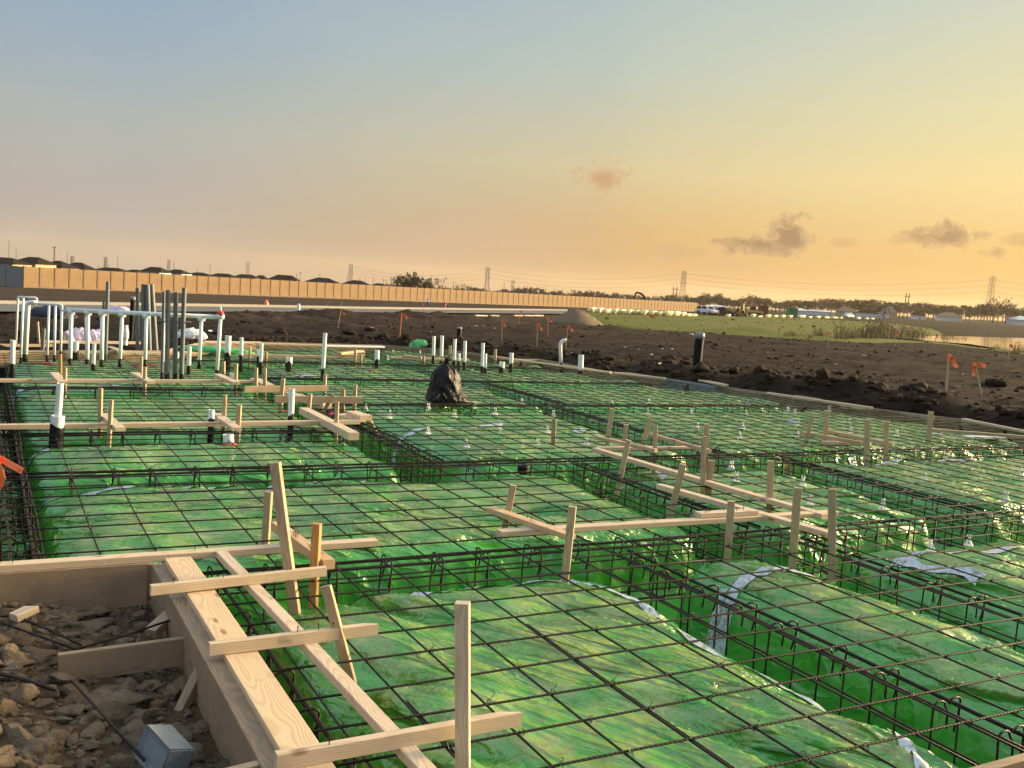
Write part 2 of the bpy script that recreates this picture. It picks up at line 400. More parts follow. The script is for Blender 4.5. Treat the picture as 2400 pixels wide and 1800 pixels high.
def f_clod(t, p):
    pos = t.geo(); n1 = t.noise(pos, 5, 6, .65); n2 = t.noise(pos, 48, 5, .7); r = t.rnd()
    c = t.mix(t.maprange(n1, .3, .7), C(.090, .066, .043), C(.245, .190, .130))
    c = t.mix(t.maprange(n2, .45, .7, 0, .6), c, C(.150, .090, .046))
    c = t.mix(t.math('MULTIPLY', r, .35), c, C(.22, .17, .115))
    c = t.mix(t.maprange(t.noise(pos, 3.1, 3, .5), .66, .72, 0, .55), c, C(.36, .19, .06))
    n3 = t.noise(pos, 130, 4, .7)
    setp(t, p, c, .95, t.bump(t.math('ADD', t.math('ADD', n2, n1), t.math('MULTIPLY', n3, .4)), 1.0, .022), spec=.1)
M_CLOD = mat('dry_clay', f_clod)
M_WETCLOD = plain('dark_soil', (.032, .021, .014), .95, .45, 7, .03, spec=.1)
def f_ground(t, p):
    pos = t.geo(); sp = t.node('ShaderNodeSeparateXYZ'); t.put(sp.inputs[0], pos)
    n0 = t.noise(pos, .16, 4, .55); n1 = t.noise(pos, 1.6, 6, .65); n2 = t.noise(pos, 14, 6, .7)
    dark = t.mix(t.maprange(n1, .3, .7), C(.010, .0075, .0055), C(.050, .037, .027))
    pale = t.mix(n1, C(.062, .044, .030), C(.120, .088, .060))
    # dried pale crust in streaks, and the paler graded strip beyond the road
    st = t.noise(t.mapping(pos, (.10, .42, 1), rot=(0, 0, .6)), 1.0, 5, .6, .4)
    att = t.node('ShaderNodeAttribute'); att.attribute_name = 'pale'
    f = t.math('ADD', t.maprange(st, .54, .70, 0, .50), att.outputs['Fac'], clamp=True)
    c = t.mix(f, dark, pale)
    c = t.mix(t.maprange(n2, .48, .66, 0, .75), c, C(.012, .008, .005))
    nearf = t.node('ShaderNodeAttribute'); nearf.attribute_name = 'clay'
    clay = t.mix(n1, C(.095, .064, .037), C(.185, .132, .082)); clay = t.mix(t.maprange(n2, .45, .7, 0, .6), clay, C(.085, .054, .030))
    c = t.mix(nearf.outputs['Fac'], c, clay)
    litter = t.noise(pos, 3.3, 2, .5); l2 = t.noise(pos, 25, 2, .5)
    c = t.mix(t.math('MULTIPLY', t.maprange(litter, .70, .72), t.maprange(l2, .6, .64)), c, C(.42, .36, .29))
    setp(t, p, c, .95, t.bump(t.math('ADD', n2, t.math('MULTIPLY', n1, 2.0)), 1.0, .11), spec=.06)
M_GROUND = mat('bare_soil', f_ground)
def f_grass(t, p):
    pos = t.geo(); n0 = t.noise(t.mapping(pos, (.06, .12, 1)), 1.0, 4, .6); n1 = t.noise(pos, 1.1, 5, .7); 
    c = t.mix(n0, C(.052, .070, .010), C(.130, .138, .022)); c = t.mix(t.maprange(n1, .4, .7, 0, .4), c, C(.095, .082, .026))
    setp(t, p, c, .9, t.bump(n1, .5, .15), spec=.1)
M_GRASS = mat('meadow_grass', f_grass)
def f_road(t, p):
    pos = t.geo(); n = t.noise(pos, .5, 5, .6); n2 = t.noise(pos, 9, 4, .6)
    c = t.mix(n, C(.115, .110, .105), C(.165, .157, .147)); c = t.mix(t.maprange(n2, .55, .75, 0, .3), c, C(.10, .08, .06))
    setp(t, p, c, .95, spec=.1)
M_ROAD = mat('road_concrete', f_road)
def f_water(t, p):
    pos = t.geo(); n = t.noise(t.mapping(pos, (.5, 1.3, 1)), 1.2, 3, .5)
    setp(t, p, C(.06, .07, .065), .06, t.bump(n, .08, .03), spec=1.0)
M_WATER = mat('pond_water', f_water)
def f_panel(t, p):
    v = t.tex('Object'); s_ = t.node('ShaderNodeSeparateXYZ'); t.put(s_.inputs[0], v); r = t.rnd()
    fr = t.math('FRACT', t.math('MULTIPLY', s_.outputs[2], 4.5)); gap = t.maprange(fr, .0, .10, 1, 0)
    n = t.noise(t.mapping(v, (1.5, 1.5, 22)), 1.0, 4, .6); n2 = t.noise(v, 1.2, 3)
    c = t.mix(n, C(.205, .130, .070), C(.275, .185, .103)); c = t.mix(t.maprange(n2, .4, .7, 0, .3), c, C(.38, .26, .15))
    c = t.mix(t.math('MULTIPLY', gap, .35), c, C(.20, .13, .07)); c = t.mix(t.math('MULTIPLY', r, .18), c, C(.32, .22, .13))
    setp(t, p, c, .85, t.bump(t.math('SUBTRACT', n, gap), .4, .03), spec=.2)
M_PANEL = mat('stamped_wall_panel', f_panel)
M_POST = plain('wall_post', (.20, .135, .085), .85, .15, 3)
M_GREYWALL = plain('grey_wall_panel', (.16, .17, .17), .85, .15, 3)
M_ROOF = plain('dark_shingle', (.020, .018, .017), .95, .25, 3, spec=.08)
M_ROOFTAN = plain('tan_shingle', (.20, .14, .09), .85, .2, 3)
M_HOUSE = plain('tan_brick', (.40, .29, .18), .85, .15, 2)
M_WHITEWALL = plain('white_siding', (.55, .57, .60), .8, .08, 2)
M_PANE = plain('dark_window', (.03, .035, .045), .15, .1, 2)
M_METAL = plain('galvanised_lattice', (.16, .15, .145), .6, .1, 2, metal=.3)
M_POLE = plain('pole_timber', (.10, .075, .055), .85, .2, 3)
M_CABLE = plain('power_cable', (.06, .055, .05), .6, .1, 1)
M_BARK = plain('tree_bark', (.065, .05, .038), .9, .2, 6)
def leafmat(name, a_, b_):
    def fn(t, p):
        pos = t.geo(); n = t.noise(pos, .9, 3, .6)
        setp(t, p, t.mix(n, C(*a_), C(*b_)), .75, spec=.2)
    return mat(name, fn)
M_LEAF = leafmat('leaf_green', (.034, .036, .022), (.070, .066, .038))
M_LEAFDRY = leafmat('leaf_dry', (.055, .048, .024), (.105, .080, .040))
M_REED = leafmat('dry_reed', (.13, .10, .05), (.24, .18, .085))
def f_silt(t, p):
    v = t.geo(); n = t.noise(v, 2.2, 4, .6)
    setp(t, p, t.mix(n, C(.66, .62, .52), C(.86, .83, .74)), .3, t.bump(n, .9, .3), spec=.6)
    p.inputs['Subsurface Weight'].default_value = .3; p.inputs['Subsurface Radius'].default_value = (.2, .16, .1)
M_SILT = mat('white_poly_wrap', f_silt)
M_SAND = plain('sand_heap', (.17, .125, .08), .95, .25, 1.2, .15, spec=.1)
M_WHITEPAINT = plain('white_paint', (.72, .73, .74), .3, .05, 2)
M_GLASS = plain('vehicle_glass', (.02, .025, .03), .08, .1, 2)
M_TYRE = plain('tyre_rubber', (.018, .017, .016), .85, .2, 8)
M_YELLOW = plain('machine_yellow', (.55, .38, .05), .5, .2, 2)
M_MACHDARK = plain('machine_dark', (.035, .033, .03), .6, .2, 3)
M_CONTAINER = plain('rust_red_steel', (.20, .055, .035), .7, .2, 1)
M_GREEN = plain('green_steel', (.03, .22, .07), .6, .15, 1)
M_HYD = plain('hydrant_red', (.50, .04, .03), .5, .1, 4)
M_BLUE = plain('marker_blue', (.05, .14, .50), .5, .1, 4)

# ------------------------------------------------------------------ slab outline
EDGE_PX = [(2520, 1036), (2400, 1013), (2255, 983), (2045, 957), (1890, 934), (1800, 921), (1690, 906), (1560, 887), (1480, 874), (1430, 873), (1350, 857),
           (1265, 842), (1200, 842), (1100, 826), (1000, 816), (898, 809), (600, 801), (477, 801), (380, 822), (0, 822), (-120, 822)]
EDGE = [at(x, y, .03).to_2d() for x, y in EDGE_PX]
POLY = [(.12, 6.0), (.955, 6.0), (.955, 2.34), (16.5, 2.34)] + [(p.x, p.y) for p in EDGE if p.x > .12] + [(.12, EDGE[-2].y)]
def poly_dist(X, Y, P):                   # signed distance to a polygon, negative inside
    d = np.full(X.shape, 1e9); ins = np.zeros(X.shape, bool); n = len(P)
    for i in range(n):
        (ax, ay), (bx, by) = P[i], P[(i+1) % n]
        ex, ey = bx-ax, by-ay; L = ex*ex+ey*ey
        if L < 1e-9: continue
        t_ = np.clip(((X-ax)*ex+(Y-ay)*ey)/L, 0, 1)
        d = np.minimum(d, (X-ax-t_*ex)**2+(Y-ay-t_*ey)**2)
        c_ = ((ay > Y) != (by > Y)) & (X < (bx-ax)*(Y-ay)/(by-ay+1e-12)+ax); ins ^= c_
    d = np.sqrt(d); return np.where(ins, -d, d)
WZ = gpl(atg(2300, 805))-.10               # level of the pond
def pxpoly(pts, z=None): return [tuple((atg(x, y) if z is None else at(x, y, z)).to_2d()) for x, y in pts]
POND = pxpoly([(2085, 790), (2200, 787), (2400, 792), (2650, 800), (2650, 852), (2400, 826), (2330, 815), (2270, 806), (2190, 800)], WZ)
GRASS = pxpoly([(1372, 727), (1450, 733), (1640, 739), (1900, 747), (2080, 757), (2180, 770), (2210, 786), (2300, 800), (2420, 816), (2600, 838), (2600, 850), (2400, 826), (2250, 808), (2150, 802), (2050, 801),
                (1950, 798), (1800, 788), (1650, 778), (1500, 770), (1420, 760), (1385, 745)])
ROAD = pxpoly([(-300, 741), (0, 734), (600, 733), (800, 734), (1150, 736), (1330, 737), (1330, 729), (1140, 728), (870, 726), (600, 722), (0, 715.5), (-300, 710)])
SPOIL = [(*atg(x_, y_).to_2d(), hh_, w_) for x_, y_, hh_, w_ in ((560, 742, .22, 3), (640, 744, .30, 2.2), (745, 741, .42, 2), (800, 744, .40, 2.4), (900, 742, .34, 3), (985, 745, .36, 2.5), (1060, 748, .30, 3), (1130, 750, .26, 3), (430, 746, .22, 3), (830, 766, .25, 1.2), (880, 772, .22, 1.0), (1240, 775, .22, 1.5), (1420, 770, .2, 2))]
HUMP = atg(1762, 780); HUMP2 = atg(1640, 770)
def gh(X, Y):
    X = np.asarray(X, float); Y = np.asarray(Y, float)
    D = poly_dist(X, Y, POLY)
    r = np.hypot(X, Y)
    pl = G0 + SLX*X + SLY*Y
    w = sstep(0, 6, D); h = np.interp(D, [0, .5, 1.4, 3, 6, 9e4], [-.02, .06, .06, 0, 0, 0])*(1-w*.5) + np.interp(D, [0, .35, .9, 1.7, 3.2], [0, .10, .24, .15, 0])*sstep(7.5, 10, X)*(.75+.8*fbm(X/1.1, Y/1.1, 3, 15)) + (pl-.06)*w + np.clip(pl, -.2, .08)*(1-w)*.6
    rough = np.interp(r, [0, 8, 25, 45, 90, 300], [.5, .9, .6, .32, .14, .0])
    h = h + rough*(.16*fbm(X/1.6, Y/1.6, 4, 1, .6) + .20*fbm(X/6.5, Y/6.5, 3, 5) - .04)
    # clods and ruts of the field
    rid = 1-np.abs(fbm(X/2.4+.35*Y, Y/5.5, 3, 9))*2
    h = h + np.clip(rid, 0, 1)**3*.10*np.interp(r, [8, 16, 45, 70], [0, 1, 1, .1])
    pocket = (X < 1.25) & (Y < 6.25) & (X > -3)
    hp = -.245 + .17*np.clip((.75-X)/1.2, 0, 1.3) + .045*fbm(X*4, Y*4, 4, 3, .6) + .03*np.abs(fbm(X*9, Y*9, 3, 8)) + .05*np.clip((4.2-Y), 0, 2)*.5
    h = np.where(pocket, hp, h)
    dp = poly_dist(X, Y, POND)
    h = np.where(dp < 6, h + (np.minimum(h, WZ-.5)-h)*sstep(3.5, -3.0, dp), h)
    h = h + .40*np.exp(-((X-HUMP.x)**2/9+(Y-HUMP.y)**2/3)) + .22*np.exp(-((X-HUMP2.x)**2/40+(Y-HUMP2.y)**2/3))
    for sx_, sy_, hh_, w_ in SPOIL: h = h + .55*hh_*np.exp(-((X-sx_)**2+(Y-sy_)**2)/(w_*w_))*(1+.9*fbm(X/.9, Y/.9, 3, 19))
    h = np.where(D < -.02, -.85, h)
    return h

# ------------------------------------------------------------------ ground
def seq(*segs):
    out = []
    for a_, b_, s_ in segs: out += list(np.arange(a_, b_-1e-6, s_))
    return out
geoml = [-(1.4+3*1.35**k) for k in range(24)][::-1]
gx = np.array(geoml + seq((-1.4, .94, .036)) + [.94, .975] + seq((1.1, 16, .2), (16, 60, .42), (60, 260, 2.5)) + [260+10*1.3**k for k in range(24)])
gy = np.array([-400, -120, -40, -14, -5, -1, .8, 1.5] + seq((1.9, 5.94, .036)) + [5.94, 5.975] + seq((6.1, 26, .2), (26, 72, .42), (72, 330, 2.5)) + [330+12*1.3**k for k in range(24)])
def build_ground():
    X, Y = np.meshgrid(gx, gy, indexing='ij'); Z = gh(X, Y)
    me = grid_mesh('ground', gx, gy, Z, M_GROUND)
    n = len(me.vertices); co_ = np.empty(n*3, np.float32); me.vertices.foreach_get('co', co_); co_ = co_.reshape(-1, 3)
    x, y = co_[:, 0], co_[:, 1]; r = np.hypot(x, y)
    nz = fbm(x/9, y/9, 3, 4)
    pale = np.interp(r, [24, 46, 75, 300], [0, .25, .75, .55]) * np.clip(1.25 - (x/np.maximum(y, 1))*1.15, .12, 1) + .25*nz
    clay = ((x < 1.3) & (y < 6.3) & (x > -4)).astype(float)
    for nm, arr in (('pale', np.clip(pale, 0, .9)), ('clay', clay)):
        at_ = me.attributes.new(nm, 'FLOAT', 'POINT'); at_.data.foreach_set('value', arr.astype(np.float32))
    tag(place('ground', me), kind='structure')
build_ground()

def region(name, poly, z_off, step, m_, follow=True, zc=None, kind='structure'):
    xs_ = [p[0] for p in poly]; ys_ = [p[1] for p in poly]
    xs = np.arange(min(xs_)-step, min(max(xs_), 900)+step, step); ys = np.arange(min(ys_)-step, min(max(ys_), 900)+step, step)
    X, Y = np.meshgrid(xs, ys, indexing='ij'); D = poly_dist(X, Y, poly)
    Z = (gh(X, Y)+z_off) if follow else np.full(X.shape, zc)
    if name == 'grass_field': Z = np.where(poly_dist(X, Y, POND) < 1, np.minimum(Z, WZ-.3), Z)
    Z = Z - sstep(0, step*1.5, D)*.3
    return tag(place(name, grid_mesh(name, xs, ys, Z, m_, True, D < step*1.5)), kind=kind)
region('grass_field', GRASS, .07, 1.0, M_GRASS)
tuft = MB()
gp = np.array(GRASS); pts = RNG.uniform(gp.min(0), np.minimum(gp.max(0), 260), (3500, 2)); dd = poly_dist(pts[:, 0], pts[:, 1], GRASS); pts = pts[(dd < .4) & (poly_dist(pts[:, 0], pts[:, 1], POND) > 1.5)]
hz_ = gh(pts[:, 0], pts[:, 1])
for (x, y), z in zip(pts, hz_):
    s_ = random.uniform(.05, .16)*(1.8 if random.random() < .04 else 1); a_ = random.uniform(0, 3.14); w = s_*random.uniform(.5, 1.1)
    dx, dy = math.cos(a_)*w, math.sin(a_)*w; lx, ly = random.uniform(-.1, .1), random.uniform(-.1, .1)
    tuft.add([(x-dx, y-dy, z), (x+dx, y+dy, z), (x+dx*.5+lx, y+dy*.5+ly, z+s_), (x-dx*.6+lx, y-dy*.6+ly, z+s_*.8)], [(0, 1, 2, 3)])
tag(tuft.obj('grass', M_GRASS), 'low green grass tufts across the meadow bank', 'grass', kind='stuff')

w_ = MB(); w_.add([(x, y, WZ) for x, y in [(p[0], p[1]) for p in POND]], [tuple(range(len(POND)))])
tag(w_.obj('water', M_WATER), kind='structure')
r_ = MB(); n_ = len(ROAD)//2
for i in range(n_-1):
    a_, b_, c_, d_ = ROAD[i], ROAD[i+1], ROAD[2*n_-2-i], ROAD[2*n_-1-i]
    r_.add([(*q, gpl(q)+.07) for q in (a_, b_, c_, d_)], [(0, 1, 2, 3)])
    # kerb along the far side
    e1, e2 = Vector((*d_, gpl(d_)+.07)), Vector((*c_, gpl(c_)+.07)); t_ = (e2-e1).normalized(); nn = Vector((-t_.y, t_.x, 0))
    q = [e1, e2, e2+nn*.45, e1+nn*.45]
    r_.add([v for v in q] + [v+Vector((0, 0, .15)) for v in q], [(4, 5, 6, 7), (0, 1, 5, 4), (2, 3, 7, 6), (1, 2, 6, 5), (3, 0, 4, 7)], 1)
tag(r_.obj('road', [M_ROAD, plain('kerb_concrete', (.26, .24, .215), .95, .1, 2, spec=.1)]), kind='structure')

# ------------------------------------------------------------------ green sheet over pads and trenches
TOP, DEEP = -.075, .56
PADS = [(1.40, 3.74, 2.36, 5.50), (4.46, 5.40, 2.36, 5.46), (6.04, 8.15, 2.36, 5.46), (8.85, 17, 2.36, 5.46),
        (.44, 5.30, 6.27, 8.66), (5.98, 8.12, 6.17, 8.62), (8.82, 17, 6.17, 8.66),
        (.44, 3.80, 9.16, 10.70), (4.52, 7.62, 9.22, 12.92), (8.18, 16, 9.28, 12.92),
        (.44, 3.80, 11.20, 14.45), (4.52, 8.0, 13.45, 16.15), (8.5, 16, 13.45, 16.15),
        (.44, 3.80, 15.0, 20), (4.52, 8.0, 16.75, 19.05), (8.5, 15, 16.75, 19.05), (3.4, 8.0, 19.6, 26), (8.5, 14, 19.6, 26)]
def sheet_z(X, Y):
    X = np.asarray(X, float); Y = np.asarray(Y, float)
    fold = .020*pn(X*6, Y*6, 11) + .005*pn(X*15, Y*15, 12) + .035*pn(X*1.3, Y*1.3, 13)
    best = np.full(X.shape, -9.)
    for i, (x0, x1, y0, y1) in enumerate(PADS):
        rad = .20
        qx = np.abs(X-(x0+x1)/2)-(x1-x0)/2+rad; qy = np.abs(Y-(y0+y1)/2)-(y1-y0)/2+rad
        d = np.hypot(np.maximum(qx, 0), np.maximum(qy, 0)) + np.minimum(np.maximum(qx, qy), 0) - rad + fold
        t_ = np.clip((d+.065)/.23, 0, 1)
        s_ = np.where(t_ < .5, 2.6*t_**2.6/1.0, 0); s_ = t_**2.4/(t_**2.4+(1-t_)**1.25+1e-9)
        h = TOP + .012*math.sin(i*2.3) - DEEP*s_ - .105*np.clip((d+.55)/.55, 0, 1.2)**2
        best = np.maximum(best, h)
    best = np.maximum(best, TOP-DEEP)
    De = poly_dist(X, Y, POLY); back = sstep(6.5, 9.5, Y)*sstep(.5, 1.2, X)
    best = np.minimum(best, TOP - back*.30*sstep(-.62, -.34, De))
    top = sstep(-.45, -.10, best)
    # creases, pulled one way on the near pads and more across on the ones behind
    mixr = sstep(5.2, 6.4, Y)
    wx, wy = X + .10*pn(X*1.7, Y*1.7, 21), Y + .10*pn(X*1.7, Y*1.7, 22)
    def crease(ang, fu, fv, seed):
        ca, sa = math.cos(ang), math.sin(ang); u = wx*ca+wy*sa; v = -wx*sa+wy*ca
        n = pn(u*fu, v*fv, seed); return n
    c1 = crease(math.radians(-62), .8, 3.9, 31); c2 = crease(math.radians(-30), .8, 4.4, 32)
    n = c1*(1-mixr)+c2*mixr
    ridge = np.clip(1-np.abs(n)*3.0, 0, 1)**1.4
    patch = sstep(-.25, .3, pn(X*.8, Y*.8, 41))
    fine = crease(math.radians(-50), 2.4, 13, 35)
    z = best - top*.012 + top*(.060*ridge*patch + .085*n*(.5+.7*patch) + .035*pn(X*1.9, Y*1.9, 43) + .022*fine*(.3+patch) + .005*pn(X*23, Y*23, 44))
    z = z + (1-top)*.006*pn(X*12, Y*12, 45)
    return np.minimum(z, -.010)
def build_sheet():
    xs = np.array(seq((.12, 6, .026), (6, 17, .055))); ys = np.array(seq((2.34, 6.7, .026), (6.7, 9.4, .03), (9.4, 25, .075)))
    X, Y = np.meshgrid(xs, ys, indexing='ij'); D = poly_dist(X, Y, POLY)
    Z = sheet_z(X, Y)
    # the sheet turns up against the form boards
    me = grid_mesh('vapor_barrier_sheet', xs, ys, Z, M_PLASTIC, True, D < .03)
    o = place('vapor_barrier_sheet', me)
    return tag(o, 'bright green plastic sheet draped over the slab pads and trenches', 'plastic sheet')
SHEET = build_sheet()
def strip(name, px, width, m_, z=-.06, lift=.010, world=False, parent=None):
    P = [Vector((*p, 0)) if world else at(p[0], p[1], z) for p in px]
    L = [0.]
    for a_, b_ in zip(P, P[1:]): L.append(L[-1]+(b_-a_).to_2d().length)
    n = max(2, int(L[-1]/.022)); s_ = np.linspace(0, L[-1], n)
    x = np.interp(s_, L, [p.x for p in P]); y = np.interp(s_, L, [p.y for p in P])
    tx, ty = np.gradient(x), np.gradient(y); l_ = np.hypot(tx, ty)+1e-9; nx, ny = -ty/l_, tx/l_
    k = 7; off = np.linspace(-.5, .5, k)*width
    w_ = 1.0+.40*pn(s_*3, s_*0+3.3, int(abs(x[0])*7) % 50)+.25*pn(s_*11, s_*0+1.3, int(abs(x[0])*7) % 50)
    X = x[:, None]+nx[:, None]*off*w_[:, None]; Y = y[:, None]+ny[:, None]*off*w_[:, None]; Z = sheet_z(X, Y)+lift
    mb = MB(); mb.add(np.stack([X, Y, Z], -1).reshape(-1, 3).tolist(), [(i*k+j, (i+1)*k+j, (i+1)*k+j+1, i*k+j+1) for i in range(n-1) for j in range(k-1)])
    return mb.obj(name, m_, parent or SHEET, smooth=True)
TAPES = [([(672, 1352), (800, 1360), (960, 1378), (1090, 1356), (1200, 1342), (1330, 1336), (1400, 1350)], .085), ([(960, 1366), (1060, 1340), (1180, 1328), (1320, 1352)], .05),
         ([(1335, 1330), (1400, 1354), (1480, 1390), (1560, 1435), (1640, 1470), (1720, 1516), (1820, 1560), (1950, 1610), (2050, 1658), (2110, 1705), (2150, 1760), (2175, 1830)], .062),
         ([(35, 1172), (70, 1146), (150, 1140), (300, 1136), (450, 1126), (560, 1119), (700, 1117), (850, 1111), (950, 1106), (1100, 1101), (1200, 1091), (1290, 1089)], .09),
         ([(1640, 1425), (1650, 1392), (1700, 1362), (1760, 1342), (1850, 1337), (1940, 1330), (2010, 1328), (2080, 1345)], .10), ([(1610, 1392), (1650, 1362), (1700, 1345)], .08),
         ([(2100, 1300), (2180, 1322), (2250, 1336), (2300, 1350)], .13), ([(2140, 1292), (2250, 1281), (2340, 1278), (2400, 1272)], .07),
         ([(60, 1046), (130, 1031), (162, 1022)], .09), ([(472, 1012), (505, 1036)], .12), ([(920, 1008), (1000, 1000), (1100, 995), (1180, 990)], .10),
         ([(1340, 1010), (1400, 1000), (1440, 995)], .10), ([(1540, 1108), (1580, 1102)], .14), ([(1930, 1070), (2040, 1077), (2200, 1080), (2300, 1082)], .09),
         ([(1690, 1092), (1760, 1090), (1800, 1092)], .08), ([(10, 898), (120, 899), (150, 898)], .14), ([(230, 897), (330, 899), (430, 897)], .12),
         ([(700, 880), (745, 877)], .22), ([(1090, 905), (1150, 912), (1190, 918)], .12), ([(1850, 985), (1880, 992)], .16), ([(1900, 955), (1960, 965)], .14), ([(790, 950), (900, 946), (980, 949)], .10),
         ([(2170, 1010), (2250, 1016)], .12)]
for p_, w in TAPES: strip('seam_tape', p_, w, M_TAPE)
REDS = [([(92, 845), (104, 850)], .35), ([(112, 849), (135, 852)], .30), ([(145, 848), (156, 849)], .2), ([(190, 849), (200, 851)], .25), ([(305, 855), (330, 857)], .2), ([(345, 852), (365, 854)], .25), ([(460, 854), (475, 855)], .25),
        ([(575, 870), (594, 871)], .12), ([(105, 1040), (122, 1030)], .05), ([(615, 920), (640, 930)], .08), ([(660, 948), (680, 952)], .12), ([(865, 1042), (876, 1043)], .03), ([(1690, 1140), (1700, 1142)], .05), ([(866, 868), (874, 870)], .10)]
for p_, w in REDS: strip('red_tape', p_, w, M_REDTAPE, lift=.008)
strip('red_tape', [(1830, 1083), (1862, 1092)], .05, M_REDTAPE, z=-.25, lift=.01); strip('red_tape', [(1915, 1108), (1930, 1112)], .07, M_REDTAPE, z=-.25, lift=.01)

# ------------------------------------------------------------------ rebar mat
def edge_x(y):                            # right end of the form at a given depth
    xs_ = [max(a_.x, a_.x+(b_.x-a_.x)*(y-a_.y)/(b_.y-a_.y)) if min(a_.y, b_.y) <= y <= max(a_.y, b_.y) and abs(b_.y-a_.y) > 1e-6 else -9 for a_, b_ in zip(EDGE[:14], EDGE[1:14])]
    xs_ = [a_.x+(b_.x-a_.x)*(y-a_.y)/(b_.y-a_.y) for a_, b_ in zip(EDGE[:14], EDGE[1:14]) if abs(b_.y-a_.y) > 1e-6 and min(a_.y, b_.y) <= y <= max(a_.y, b_.y)]
    return min(xs_) if xs_ else (EDGE[0].x if y < EDGE[0].y else 3)
def edge_y(x):
    ys_ = [a_.y+(b_.y-a_.y)*(x-a_.x)/(b_.x-a_.x) for a_, b_ in zip(EDGE, EDGE[1:]) if abs(b_.x-a_.x) > 1e-6 and min(a_.x, b_.x) <= x <= max(a_.x, b_.x)]
    return min(ys_) if ys_ else 20
MAT = empty('rebar_mat', (0, 0, 0), 'dark rebar mat tied in a square grid above the green sheet', 'rebar mat')
def bar_pts(p0, p1, z, seed, amp=.012):
    L = (Vector(p1)-Vector(p0)).length; n = max(6, int(L/.33)); o = []
    for i in range(n+1):
        t_ = i/n; x = p0[0]+(p1[0]-p0[0])*t_; y = p0[1]+(p1[1]-p0[1])*t_; s_ = t_*L
        w = float(pn(s_*.45, seed*1.7, 61))*amp*1.6 + float(pn(s_*1.7, seed*2.1, 62))*amp*.35
        v = float(pn(s_*.55, seed*1.3, 63))*.014
        o.append((x+(0 if p1[0] != p0[0] else w), y+(0 if p1[1] != p0[1] else w), z+v))
    return o
BR = .0056
ROWS = [1.8*(1.825+.1695*i) for i in range(-3, 62)]; ROWS = [y for y in ROWS if 2.4 < y < 23.5]
COLS = [.007+.3235*k for k in range(1, 50)]
bars = []
for i, y in enumerate(ROWS):
    y += random.uniform(-.016, .016); x0 = .16 if y > 6.02 else 1.0; x1 = edge_x(y)-.06
    if y > edge_y(.5): x0 = 5.4 if y < edge_y(6) else 5.4
    if x1-x0 < .5: continue
    bars.append((y, 'x', bar_pts((x0+random.uniform(0, .05), y), (x1, y), BR*1.02, i*3+1)))
for k, x in enumerate(COLS):
    x += random.uniform(-.012, .012); y0 = 6.05 if x < .95 else 2.4; y1 = edge_y(x)-.08
    if x > EDGE[1].x+.2: y1 = min(y1, 9)
    if y1-y0 < .5: continue
    bars.append((3+x*.5, 'y', bar_pts((x, y0), (x, y1), -BR*1.02, k*5+2)))
bars.sort(key=lambda b: b[0])
rest = MB()
for i, (d_, ax, p_) in enumerate(bars):
    mb = MB() if i < 100 else rest
    mb.tube(p_, BR, 6)
    if random.random() < .35:             # a lapped second bar beside it
        j = random.randrange(0, max(1, len(p_)-6)); q = p_[j:j+random.randrange(4, 8)]
        o_ = Vector((0, .0135, 0)) if ax == 'x' else Vector((.0135, 0, 0))
        mb.tube([Vector(v)+o_ for v in q], BR, 6)
    if i < 100: mb.obj('bar', M_REBAR, MAT, smooth=True)
if rest.v: tag(rest.obj('far_bars', M_REBAR, MAT, smooth=True), kind='stuff')
# tie wire twists at the nearer crossings
tw = MB()
for y in ROWS:
    if y > 8.7: break
    for x in COLS:
        if x > 9 or (x < 1.0 and y < 6.05) or random.random() < .35: continue
        c_ = Vector((x, y, 0)); a_ = random.uniform(0, 6.28)
        tw.tube([c_+Vector((.012*math.cos(k*1.3+a_), .012*math.sin(k*1.3+a_), .016*math.sin(k*2.1))) for k in range(7)] + [c_+Vector((.02*math.cos(a_), .02*math.sin(a_), .03)), c_+Vector((.035*math.cos(a_+.5), .035*math.sin(a_+.5), random.uniform(.02, .045)))], .0017, 4)
tag(tw.obj('tie_wire', M_WIRE, MAT), kind='stuff')

# ------------------------------------------------------------------ beam cages in the trenches
def stirrup_mesh():
    w, h, r = .105, .44, .02
    pts_ = [(-w+.03, 0, -.16), (-w+.012, 0, -.10), (-w, 0, -.03)]
    for k in range(7): a_ = math.pi*(1-k/6); pts_.append((-w+.045+.045*math.cos(a_), 0, -.012+.026*math.sin(a_)))
    a1 = pts_
    body = [(-w, 0, -.02), (-w, 0, -h+r), (-w+r, 0, -h), (w-r, 0, -h), (w, 0, -h+r), (w, 0, -.02)]
    hook = []
    for k in range(7): a_ = math.pi*k/6; hook.append((w-.045+.045*math.cos(a_), 0, -.012+.026*math.sin(a_)))
    hook += [(w-.10, .012, -.05), (w-.085, .02, -.12)]
    mb = MB(); mb.tube(a1, .0058, 6); mb.tube(body+hook[1:], .0058, 6)
    return mb.mesh('stirrup', M_REBAR, True)
STIR = stirrup_mesh()
